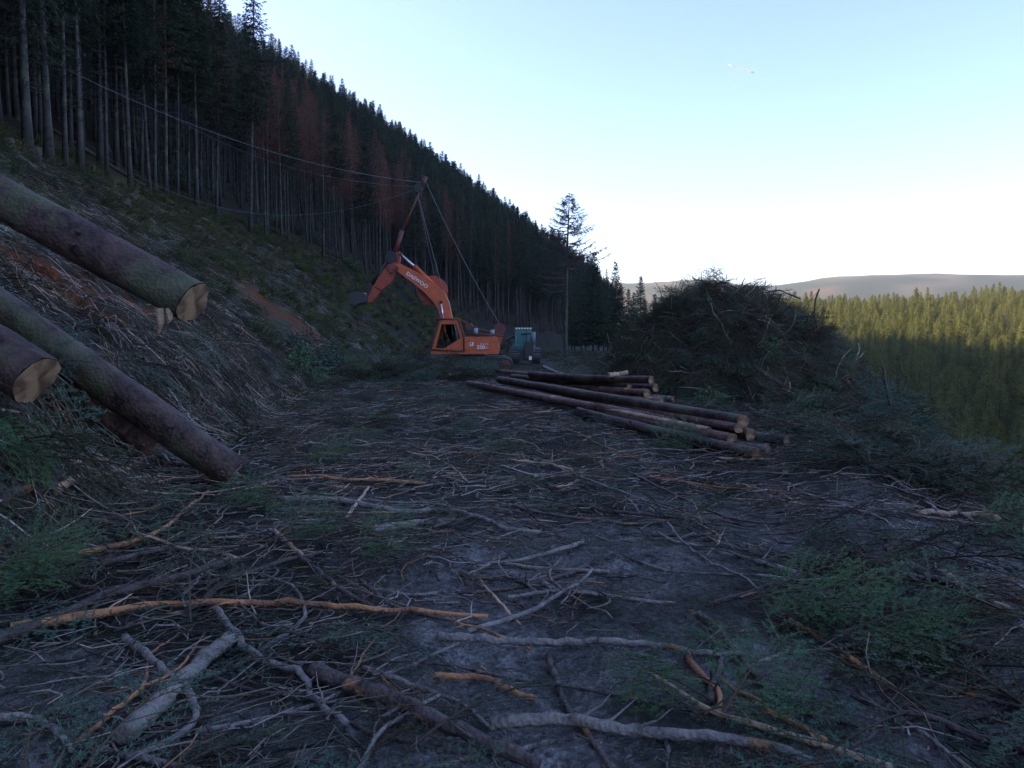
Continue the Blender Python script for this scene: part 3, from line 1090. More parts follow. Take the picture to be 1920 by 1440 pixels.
# ------------------------------------------------------------------ boughs with needles
def bough_mesh(seed, L=1.0, nside=16, col=(0.055, 0.115, 0.072), nl=0.030, step=0.0075, fallen=0.0):
    R = np.random.default_rng(seed)
    ax = []
    u = np.linspace(0, 1, 8)
    cur = R.normal(0, 0.10)
    main = np.stack([L * u, cur * L * u ** 2, 0.10 * L * np.sin(u * 2.4) - 0.10 * L * u ** 2], 1)
    paths = [(main, 0.009)]
    for k in range(nside):
        uu = 0.10 + 0.88 * k / nside
        sg = 1 if k % 2 else -1
        o = np.array([np.interp(uu, u, main[:, i]) for i in range(3)])
        ll = L * (0.46 * (1 - uu) ** 0.7 + 0.09) * R.uniform(0.75, 1.2)
        ang = R.uniform(0.7, 1.05) * sg
        d = np.array([math.cos(ang), math.sin(ang), R.normal(0.02, 0.12)])
        v = np.linspace(0, 1, 5)
        pth = o + d * (ll * v)[:, None] + np.array([0.12, 0, -0.16]) * (ll * v ** 2)[:, None]
        paths.append((pth, 0.004))
        for j in range(max(2, int(ll / 0.07))):
            w = R.uniform(0.25, 0.95)
            o2 = np.array([np.interp(w, v, pth[:, i]) for i in range(3)])
            a2 = ang + (1 if j % 2 else -1) * R.uniform(0.6, 0.95)
            l2 = ll * R.uniform(0.22, 0.42) * (1.2 - w)
            d2_ = np.array([math.cos(a2), math.sin(a2), R.normal(-0.10, 0.15)])
            paths.append((o2 + d2_ * (l2 * np.linspace(0, 1, 3))[:, None], 0.0025))
    g = Geo()
    NA, NB, NT, NC = [], [], [], []
    for pth, rad in paths:
        K = len(pth)
        V, Qd, _ = tubes(pth[None], np.linspace(rad, rad * 0.4, K)[None], 3, False)
        g.add(V, Qd, None, (0.09, 0.06, 0.04))
        seg = np.linalg.norm(np.diff(pth, axis=0), axis=1).sum()
        n = max(4, int(seg / step))
        if rad > 0.006:
            n //= 2
        q = R.uniform(0.03, 1, n)
        b = np.stack([np.interp(q, np.linspace(0, 1, K), pth[:, i]) for i in range(3)], 1)
        d = pth[-1] - pth[0]
        d = d / (np.linalg.norm(d) + 1e-9)
        sd = np.cross(d, [0, 0, 1.0])
        phi = R.uniform(-0.9, 0.9, n) + np.where(R.random(n) < 0.5, 0, math.pi)
        out = sd[None] * np.cos(phi)[:, None] + np.array([0, 0, 1.0]) * (np.abs(np.sin(phi)) * 0.7)[:, None]
        nd = d[None] * 0.55 + out * 0.85
        ln = nl * R.uniform(0.7, 1.2, n)
        NA.append(b - d * 0.0042)
        NB.append(b + d * 0.0042)
        NT.append(b + nd * ln[:, None])
        NC.append(np.array(col)[None] * R.uniform(0.7, 1.3, (n, 1)))
    NA, NB, NT, NC = map(np.concatenate, (NA, NB, NT, NC))
    n = len(NA)
    g.add(np.concatenate([NA, NB, NT]), None, np.stack([np.arange(n), np.arange(n) + n, np.arange(n) + 2 * n], 1), np.concatenate([NC, NC, NC]))
    return g.mesh('needles', M_NEEDLE)


BOUGH = [bough_mesh(1), bough_mesh(2, 1.0, 14, (0.045, 0.115, 0.085)), bough_mesh(3, 0.9, 18, (0.065, 0.125, 0.058)),
         bough_mesh(4, 1.0, 13, (0.085, 0.068, 0.045), step=0.018), bough_mesh(5, 1.1, 15, (0.065, 0.085, 0.055), step=0.012)]
BRIGHT = [bough_mesh(6, 1.0, 16, (0.070, 0.185, 0.062)), bough_mesh(7, 1.0, 18, (0.060, 0.160, 0.075))]


def normal_at(x, y, e=0.15):
    zx = (H(x + e, y) - H(x - e, y)) / (2 * e)
    zy = (H(x, y + e) - H(x, y - e)) / (2 * e)
    n = np.stack([-zx, -zy, np.ones_like(zx)], -1)
    return n / np.linalg.norm(n, axis=-1, keepdims=True)


def frames(Nv, D, pitch, roll):
    """euler triples for pieces lying along D on a surface with normal Nv"""
    out = []
    for n, d, p, r_ in zip(Nv, D, pitch, roll):
        n = Vector(n)
        d = Vector(d)
        xax = (d - n * d.dot(n)).normalized()
        yax = n.cross(xax)
        m = Matrix((xax, yax, n)).transposed() @ Euler((r_, p, 0)).to_matrix()
        out.append(m.to_euler())
    return np.array(out)


def scatter_boughs(name, xs, ys, dirs, scl, lift, idx, src=None, pitch=0.12, parent=None):
    zs = H(xs, ys) + lift
    n = len(xs)
    rot = frames(normal_at(xs, ys), dirs, rng.normal(-0.04, pitch, n), rng.normal(0, 0.35, n))
    return gn_scatter(name, np.stack([xs, ys, zs], 1), rot, scl, idx, src or BOUGH, parent)


def polar(n, r0, r1, a0, a1, pw=1.6):
    rr = r0 + (r1 - r0) * rng.random(n) ** pw
    a = rng.uniform(a0, a1, n)
    return rr * np.sin(a), rr * np.cos(a)


def yaw_dirs(xs, ys, spread=0.6):
    """slash on the platform lies across on the bank side and runs down to the lip on the valley side"""
    base = np.where(xs < 0.3, 0.25, -0.75) + rng.normal(0, spread, len(xs))
    flip = rng.random(len(xs)) < 0.5
    base = base + np.where(flip, math.pi, 0)
    return np.stack([np.cos(base), np.sin(base), 0 * base], 1)


def on_platform(xs, ys, m=0.4):
    return (xs > foot(ys) - m) & (xs < lip(ys) + m)


# boughs over the platform: thick along the lip and the bank foot, thin on the driven mud
xs, ys = polar(9000, 2.2, 48, -0.62, 0.66, 1.7)
dens = 0.16 + 1.15 * np.exp(-((xs - lip(ys) + 0.8) / 1.6) ** 2) + 0.35 * np.exp(-((xs - foot(ys) - 0.8) / 1.3) ** 2) + 0.40 * sstep(8, 16, ys)
dens *= 1 - 0.9 * np.exp(-((xs - 0.7) / 0.9) ** 2) * (ys < 6.5)
clump = sstep(0.40, 0.62, fbm(xs * 0.9, ys * 0.9, 3, 151)) * (1 - 0.5 * (ys < 4.8))
ok = on_platform(xs, ys, 0.5) & (rng.random(len(xs)) < dens * (0.15 + 0.95 * clump) * 0.62 * np.where(ys < 10, 0.5, 0.8))
xs, ys = xs[ok], ys[ok]
n = len(xs)
o = scatter_boughs('needle_slash', xs, ys, yaw_dirs(xs, ys, 0.9), rng.uniform(0.35, 0.85, n) * (1 + 0.35 * (ys > 10)) * (1 + 0.4 * np.exp(-((xs - lip(ys) + 0.5) / 1.2) ** 2)), 0.015 + rng.uniform(0, 0.06, n) + 0.10 * rng.random(n) * np.exp(-((xs - lip(ys) + 0.5) / 1.2) ** 2), rng.integers(0, 5, n))
tag(o, 'spread of broken green and brown spruce boughs over the track', 'slash', kind='stuff')
print('platform boughs', n)

# boughs spilling over the lip
ys = 8.5 + 26 * rng.random(1100) ** 1.3
xs = lip(ys) + rng.uniform(-1.0, 2.6, 1100)
n = len(xs)
dd = np.stack([np.ones(n), rng.normal(-0.6, 0.6, n), np.zeros(n)], 1)
o = scatter_boughs('lip_slash', xs, ys, dd, rng.uniform(0.5, 1.15, n), rng.uniform(0.0, 0.10, n), rng.choice([0, 1, 2, 3, 4, 4, 1], n), pitch=0.2)
tag(o, 'slash of boughs spilling over the edge of the platform into the valley', 'slash', kind='stuff')

# boughs raked down the bank
xs = rng.uniform(-24, -2, 9000)
ys = 4 + 66 * rng.random(9000) ** 1.3
sb = foot(ys) - xs
ok = (sb > -0.2) & (xs > forest_edge(ys) - 0.5) & (xs / ys > -0.95) & (rng.random(9000) < 0.30 + 0.6 * sstep(0.45, 0.6, fbm(xs * 0.5, ys * 0.3, 3, 161))) & ~((scar(xs, ys) > 0.35) & (rng.random(9000) < 0.95))
xs, ys = xs[ok], ys[ok]
n = len(xs)
dirs = np.stack([np.ones(n), rng.normal(-0.25, 0.45, n), np.zeros(n)], 1)
o = scatter_boughs('bank_slash', xs, ys, dirs, rng.uniform(0.6, 1.3, n), rng.uniform(0.0, 0.10, n), rng.choice([0, 1, 2, 3, 3, 4, 4], n))
tag(o, 'brown and green spruce slash raked down the felled bank', 'slash', kind='stuff')
print('bank boughs', n)

# ------------------------------------------------------------------ twig litter
def twig_cloud(xs, ys, dirs, L, r0, lift, cols, K=5, sides=3, wob=0.20, rise=0.12):
    n = len(xs)
    u = np.linspace(-0.5, 0.5, K)
    side = np.stack([-dirs[:, 1], dirs[:, 0]], 1)
    bend = rng.normal(0, wob, n)
    off = (L[:, None] * u)
    lat = bend[:, None] * L[:, None] * (1 - 4 * u ** 2) + rng.normal(0, 0.042, (n, K)) * L[:, None]
    PX = xs[:, None] + dirs[:, :1] * off + side[:, :1] * lat
    PY = ys[:, None] + dirs[:, 1:2] * off + side[:, 1:2] * lat
    # sticks lie on the surface's general lie, an end propped up
    hm = H(xs, ys)[:, None]
    PZ = 0.5 * H(PX, PY) + 0.5 * (hm + (H(PX[:, -1], PY[:, -1]) - H(PX[:, 0], PY[:, 0]))[:, None] * u[None]) + lift[:, None] + np.abs(rng.normal(0, rise, n))[:, None] * (u[None] + 0.5) * L[:, None]
    R = r0[:, None] * np.linspace(1.0, 0.45, K)[None]
    V, Qd, _ = tubes(np.stack([PX, PY, PZ], -1), R, sides, False)
    return V, Qd, tube_cols(cols, n, K, sides, False)


PAL = np.array([(0.38, 0.335, 0.285), (0.24, 0.185, 0.145), (0.085, 0.065, 0.052), (0.032, 0.03, 0.028), (0.36, 0.20, 0.10), (0.50, 0.38, 0.26), (0.14, 0.135, 0.095)])


def pick(n, w):
    return PAL[rng.choice(len(PAL), n, p=np.array(w) / np.sum(w))] * rng.uniform(0.75, 1.25, (n, 1))


g = Geo()
xs, ys = polar(30000, 1.9, 46, -0.64, 0.70, 1.35)
ok = on_platform(xs, ys, 0.9) & (rng.random(30000) < -0.22 * (ys < 5.5) + 0.45 * ((ys > 6) & (ys < 18)) + 0.25 + 0.75 * sstep(0.38, 0.6, fbm(xs * 0.8, ys * 0.6, 3, 171)) - 0.3 * np.exp(-((xs - 0.7) / 0.8) ** 2) * (ys < 7))
xs, ys = xs[ok], ys[ok]
n = len(xs)
L = rng.uniform(0.06, 0.55, n) ** 1.2 * (1 + 0.5 * (ys > 9))
g.add(*[a for a in twig_cloud(xs, ys, yaw_dirs(xs, ys, 1.1)[:, :2], L, rng.uniform(0.0022, 0.0075, n) * (1 + 0.035 * ys), 0.005 + rng.uniform(0, 0.035, n), pick(n, [3, 3, 3, 3, 1.1, 0.7, 3]))[:2]], None, None)
g.C[-1] = tube_cols(pick(n, [2, 3.2, 3.5, 3, 0.9, 0.5, 3.5]) * (0.75 + 0.25 * sstep(5, 9, ys))[:, None], n, 5, 3, False)
print('twigs', n)
o = link('twig_litter', g.mesh('twig_litter', M_TWIG))
tag(o, 'countless thin broken twigs strewn over the muddy track', 'twigs', kind='stuff')
g = Geo()
xs = rng.uniform(-24, -2, 26000)
ys = 4 + 62 * rng.random(26000) ** 1.6
sb = foot(ys) - xs
ok = (sb > -0.3) & (xs > forest_edge(ys)) & (xs / ys > -0.95) & ~((scar(xs, ys) > 0.4) & (rng.random(26000) < 0.8))
xs, ys = xs[ok], ys[ok]
n = len(xs)
dd = np.stack([rng.normal(0.8, 0.6, n), rng.normal(-0.3, 0.9, n)], 1)
dd /= np.linalg.norm(dd, axis=1, keepdims=True)
V, Qd, cc = twig_cloud(xs, ys, dd, rng.uniform(0.15, 1.1, n), rng.uniform(0.004, 0.013, n) * (1 + 0.010 * ys), rng.uniform(0, 0.16, n), pick(n, [2, 3, 4, 3, 0.8, 0.6, 3]))
g.add(V, Qd, None, cc)
o = link('bank_twigs', g.mesh('bank_twigs', M_TWIG))
tag(o, 'thin twigs and stems combed downhill over the felled bank', 'twigs', kind='stuff')
print('bank twigs', n)

ys = 4.5 + 17 * rng.random(9000)
xs = foot(ys) + 0.2 - 9.5 * rng.random(9000) ** 1.2
sb = foot(ys) - xs
ok = (xs / ys > -0.85) & ~((scar(xs, ys) > 0.35) & (rng.random(9000) < 0.55))
xs, ys = xs[ok], ys[ok]
n = len(xs)
dd = rng.normal(0, 1, (n, 2)) + np.array([0.5, -0.2])
dd /= np.linalg.norm(dd, axis=1, keepdims=True)
V, Qd, cc = twig_cloud(xs, ys, dd, rng.uniform(0.12, 0.9, n), rng.uniform(0.004, 0.012, n), rng.uniform(0, 0.10, n), pick(n, [3, 3, 3, 2, 0.7, 0.8, 3]))
o = link('bank_brushwood', new_mesh('bank_brushwood', V, Qd, None, cc, M_TWIG))
tag(o, 'tangled brushwood lying over the cut bank around the butt logs', 'twigs', kind='stuff')
k_ = rng.choice(n, 420, replace=False)
o = scatter_boughs('bank_boughs', xs[k_], ys[k_], np.c_[dd[k_], np.zeros(420)], rng.uniform(0.5, 1.0, 420), rng.uniform(0, 0.08, 420), rng.choice([0, 1, 3, 3, 4, 4], 420))
tag(o, 'dull green boughs tangled over the cut bank around the butt logs', 'slash', kind='stuff')

# loose needle sprigs pressed into the mud
xs, ys = polar(42000, 1.9, 26, -0.64, 0.70, 1.4)
ok = on_platform(xs, ys, 0.6) & (rng.random(42000) < 0.12 + 0.95 * sstep(0.42, 0.6, fbm(xs * 1.1, ys * 0.8, 3, 181)))
xs, ys = xs[ok], ys[ok]
n = len(xs)
m = 9
yw = rng.uniform(0, 6.283, n)
ln = rng.uniform(0.05, 0.16, n) * (1 + 0.04 * ys)
q = (np.arange(m) + 0.5) / m
cx_ = xs[:, None] + np.cos(yw)[:, None] * ln[:, None] * (q - 0.5)
cy_ = ys[:, None] + np.sin(yw)[:, None] * ln[:, None] * (q - 0.5)
cz_ = H(cx_, cy_) + 0.006 + rng.uniform(0, 0.02, (n, 1))
sg = np.where(np.arange(m) % 2 == 0, 1, -1)[None]
ta = yw[:, None] + sg * rng.uniform(0.6, 1.1, (n, m))
tl = 0.022 * rng.uniform(0.7, 1.4, (n, m)) * (1 + 0.05 * ys[:, None])
wv = 0.0035 * (1 + 0.05 * ys[:, None])
A = np.stack([cx_ - np.cos(yw)[:, None] * wv, cy_ - np.sin(yw)[:, None] * wv, cz_], -1).reshape(-1, 3)
B = np.stack([cx_ + np.cos(yw)[:, None] * wv, cy_ + np.sin(yw)[:, None] * wv, cz_], -1).reshape(-1, 3)
Tt = np.stack([cx_ + np.cos(ta) * tl, cy_ + np.sin(ta) * tl, cz_ + rng.uniform(0, 0.014, (n, m))], -1).reshape(-1, 3)
cc = np.array([(0.04, 0.062, 0.04), (0.055, 0.075, 0.035), (0.06, 0.05, 0.035), (0.045, 0.05, 0.045)])[rng.integers(0, 4, n)] * rng.uniform(0.8, 1.3, (n, 1))
cc = np.repeat(cc, m, 0)
k = len(A)
o = link('needle_litter', new_mesh('needle_litter', np.concatenate([A, B, Tt]), None, np.stack([np.arange(k), np.arange(k) + k, np.arange(k) + 2 * k], 1), np.concatenate([cc, cc, cc]), M_NEEDLE))
tag(o, 'loose spruce needles and tiny sprigs covering the mud', 'needles', kind='stuff')

# wood chips
xs, ys = polar(5000, 2.0, 24, -0.6, 0.66, 1.4)
ok = on_platform(xs, ys, 0.2)
xs, ys = xs[ok], ys[ok]
n = len(xs)
base = np.array([(-1, -.35, 0), (1, -.3, .1), (.8, .4, .15), (-.9, .3, .05), (0, 0, .45)])
yw = rng.uniform(0, 6.28, n)
sz = rng.uniform(0.006, 0.022, n) * (1 + 0.03 * ys)
V = base[None] * sz[:, None, None] * np.stack([np.ones(n), rng.uniform(.4, 1, n), rng.uniform(.3, .9, n)], -1)[:, None, :]
c_, s_ = np.cos(yw)[:, None], np.sin(yw)[:, None]
V = np.stack([V[..., 0] * c_ - V[..., 1] * s_ + xs[:, None], V[..., 0] * s_ + V[..., 1] * c_ + ys[:, None], V[..., 2] + (H(xs, ys) + 0.004)[:, None]], -1)
T = (np.arange(n)[:, None, None] * 5 + np.array([(0, 1, 4), (1, 2, 4), (2, 3, 4), (3, 0, 4)])[None]).reshape(-1, 3)
cc = np.repeat(np.array([(0.34, 0.22, 0.13), (0.25, 0.13, 0.07), (0.18, 0.15, 0.13), (0.10, 0.075, 0.06)])[rng.choice(4, n, p=[.2, .2, .3, .3])], 5, 0)
o = link('wood_chips', new_mesh('wood_chips', V.reshape(-1, 3), None, T, cc, M_TWIG))
tag(o, 'scattered pale wood chips and bark crumbs on the track', 'chips', kind='stuff')


# ------------------------------------------------------------------ the heap of slash by the lip
PILE = np.array([7.2, 25.0])


def pile_h(x, y):
    u, v = (x - PILE[0]) / 4.2, (y - PILE[1]) / 5.0
    q = u * u + v * v
    e = 0.36 * (1 - np.sqrt(np.clip(q, 0, 1))) + 0.42 * np.clip(1 - q, 0, None) + 0.22 * np.sqrt(np.clip(1 - q, 0, 1))
    return 3.5 * np.clip(e, 0, None) * (1 + 0.55 * (fbm(x * 0.55, y * 0.55, 3, 201) - 0.5)) * (1 - 0.10 * u) + 1.0 * (fbm(x * 1.3, y * 1.3, 3, 205) - 0.5) * (q < 1)


def pile_surf(x, y):
    return Hbase(x, y) + np.maximum(pile_h(x, y), 0)


heap = empty('slash_heap', (PILE[0], PILE[1], float(Hbase(*PILE))))
tag(heap, 'tall domed heap of tangled spruce branches at the edge of the drop', 'brush heap')
gx_ = np.linspace(-4.4, 4.4, 70)
gy_ = np.linspace(-5.2, 5.2, 80)
PX, PY = np.meshgrid(gx_, gy_)
ax_, ay_ = PX.ravel() + PILE[0], PY.ravel() + PILE[1]
az_ = Hbase(ax_, ay_) - 0.25 + 0.93 * pile_h(ax_, ay_)
ii = (np.arange(79)[:, None] * 70 + np.arange(69)[None]).ravel()
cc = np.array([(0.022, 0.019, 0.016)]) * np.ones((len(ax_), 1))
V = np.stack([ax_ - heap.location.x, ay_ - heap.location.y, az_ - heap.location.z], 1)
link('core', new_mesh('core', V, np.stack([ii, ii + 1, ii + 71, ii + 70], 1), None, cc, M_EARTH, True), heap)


def heap_pts(n):
    a = rng.uniform(0, 6.283, n)
    q = np.sqrt(rng.uniform(0, 1.02, n))
    return PILE[0] + 4.2 * q * np.cos(a), PILE[1] + 5.0 * q * np.sin(a)


def heap_normal(x, y, e=0.2):
    zx = (pile_surf(x + e, y) - pile_surf(x - e, y)) / (2 * e)
    zy = (pile_surf(x, y + e) - pile_surf(x, y - e)) / (2 * e)
    n = np.stack([-zx, -zy, np.ones_like(zx)], -1)
    return n / np.linalg.norm(n, axis=-1, keepdims=True)


xs, ys = heap_pts(3400)
n = len(xs)
zs = pile_surf(xs, ys) - 0.12 + rng.uniform(0, 0.16, n)
out = np.stack([xs - PILE[0], (ys - PILE[1]) * 0.7, 0 * xs], 1)
out /= np.linalg.norm(out, axis=1, keepdims=True) + 1e-6
dd = out + rng.normal(0, 0.8, (n, 3)) * np.array([1, 1, 0])
rot = frames(heap_normal(xs, ys), dd, rng.normal(0.0, 0.30, n), rng.normal(0, 0.5, n))
loc0 = np.array(heap.location)
o = gn_scatter('boughs', np.stack([xs, ys, zs], 1) - loc0, rot, rng.uniform(0.55, 1.15, n), rng.choice([0, 1, 2, 3, 4, 4, 3, 3, 4], n), BOUGH, heap)
o['kind'] = 'stuff'
xs, ys = heap_pts(4200)
n = len(xs)
zs = pile_surf(xs, ys) + rng.uniform(-0.1, 0.10, n)
nv = heap_normal(xs, ys)
dd = np.stack([xs - PILE[0], (ys - PILE[1]) * 0.7, 0 * xs], 1)
dd = dd / (np.linalg.norm(dd, axis=1, keepdims=True) + 1e-6) + rng.normal(0, 0.9, (n, 3))
dd = dd - nv * np.sum(dd * nv, 1, keepdims=True) * 0.88
dd /= np.linalg.norm(dd, axis=1, keepdims=True)
L = rng.uniform(0.3, 1.5, n)
u = np.linspace(-0.5, 0.5, 5)
Pp = np.stack([xs, ys, zs], 1)[:, None] + dd[:, None] * (L[:, None] * u)[..., None] + rng.normal(0, 0.02, (n, 5, 3)) * L[:, None, None] - nv[:, None] * (0.35 * L[:, None] * u ** 2)[..., None]
V, Qd, _ = tubes(Pp - loc0, rng.uniform(0.004, 0.013, (n, 1)) * np.linspace(1, 0.45, 5)[None], 3, False)
o = link('twigs', new_mesh('twigs', V, Qd, None, tube_cols(pick(n, [1.5, 3, 5, 4, 0.6, 0.5, 3]), n, 5, 3, False), M_TWIG), heap)
o['kind'] = 'stuff'


xs, ys = heap_pts(520)
n = len(xs)
nv = heap_normal(xs, ys)
dd = nv * rng.uniform(0.1, 0.9, (n, 1)) + rng.normal(0, 0.75, (n, 3)) + np.array([0, 0, 0.15])
dd /= np.linalg.norm(dd, axis=1, keepdims=True)
L = rng.uniform(0.5, 1.7, n)
u = np.linspace(-0.3, 0.7, 6)
Pp = np.stack([xs, ys, pile_surf(xs, ys)], 1)[:, None] + dd[:, None] * (L[:, None] * u)[..., None] + rng.normal(0, 0.03, (n, 6, 3)) * L[:, None, None]
V, Qd, _ = tubes(Pp - loc0, rng.uniform(0.007, 0.028, (n, 1)) * np.linspace(1, 0.35, 6)[None], 5, False)
o = link('limbs', new_mesh('limbs', V, Qd, None, tube_cols(pick(n, [2, 3, 4, 3, 0.8, 0.8, 3]), n, 6, 5, False), M_TWIG), heap)
o['kind'] = 'stuff'


# ------------------------------------------------------------------ single branches one can pick out
def stick(name, P, r0, r1, mat, label, group, cat='branch', seed=0, twigs=3, K=None, sides=7, rough=0.04):
    R = np.random.default_rng(seed + 5000)
    Ln = np.linalg.norm(np.diff(P, axis=0), axis=1).sum()
    K = K or int(np.clip(Ln / 0.10, 6, 26))
    P = resample(P, K)
    jit = R.normal(0, 1, (K, 3)) * min(0.006, 0.22 * r0)
    jit[0] = jit[-1] = 0
    P = P + jit
    mid = P.mean(0)
    rad = np.linspace(r0, r1, K)
    rr = rad[:, None] * (1 + R.normal(0, rough, (K, 1)) + R.normal(0, rough * 0.6, (K, sides)))
    g = Geo()
    V, Qd, Td = tubes((P - mid)[None], rr[None], sides)
    g.add(V, Qd, Td)
    for k in range(twigs):
        i = R.integers(1, K - 1)
        t = P[i + 1] - P[i - 1]
        t /= np.linalg.norm(t)
        d = t * R.uniform(0.3, 0.9) + R.normal(0, 0.6, 3)
        d[2] = abs(d[2]) * 0.6
        d /= np.linalg.norm(d)
        ll = R.uniform(0.06, 0.32) * min(1.0, Ln)
        q = np.linspace(0, 1, 4)[:, None]
        pts = P[i] - mid + d * ll * q + R.normal(0, 0.012, (4, 3)) * q
        V, Qd, Td = tubes(pts[None], np.linspace(rad[i] * 0.45, 0.0015, 4)[None], 4)
        g.add(V, Qd, Td)
    o = link(name, g.mesh(name, mat, True))
    o.location = mid
    return tag(o, label, cat, group)


def px_path(pts, r):
    out = [ground_hit(px, py, r * 0.7) for px, py in pts]
    return np.array(out)


def trace(pts, r0, r1, mat, label, seed, name='cut_branch', twigs=3, lift=0.0, group=None):
    P = px_path(pts, max(r0, r1))
    P = resample(P, int(np.clip(len(pts) * 6, 10, 26)))
    # bridge the hollows rather than follow every dip
    zsm = np.convolve(np.pad(P[:, 2], 3, 'edge'), np.ones(7) / 7, 'valid')
    P[:, 2] = np.maximum(zsm, H(P[:, 0], P[:, 1]) + r1 * 0.3) + lift
    return stick(name, P, r0, r1, mat, label, group, seed=seed, twigs=twigs, K=len(P))


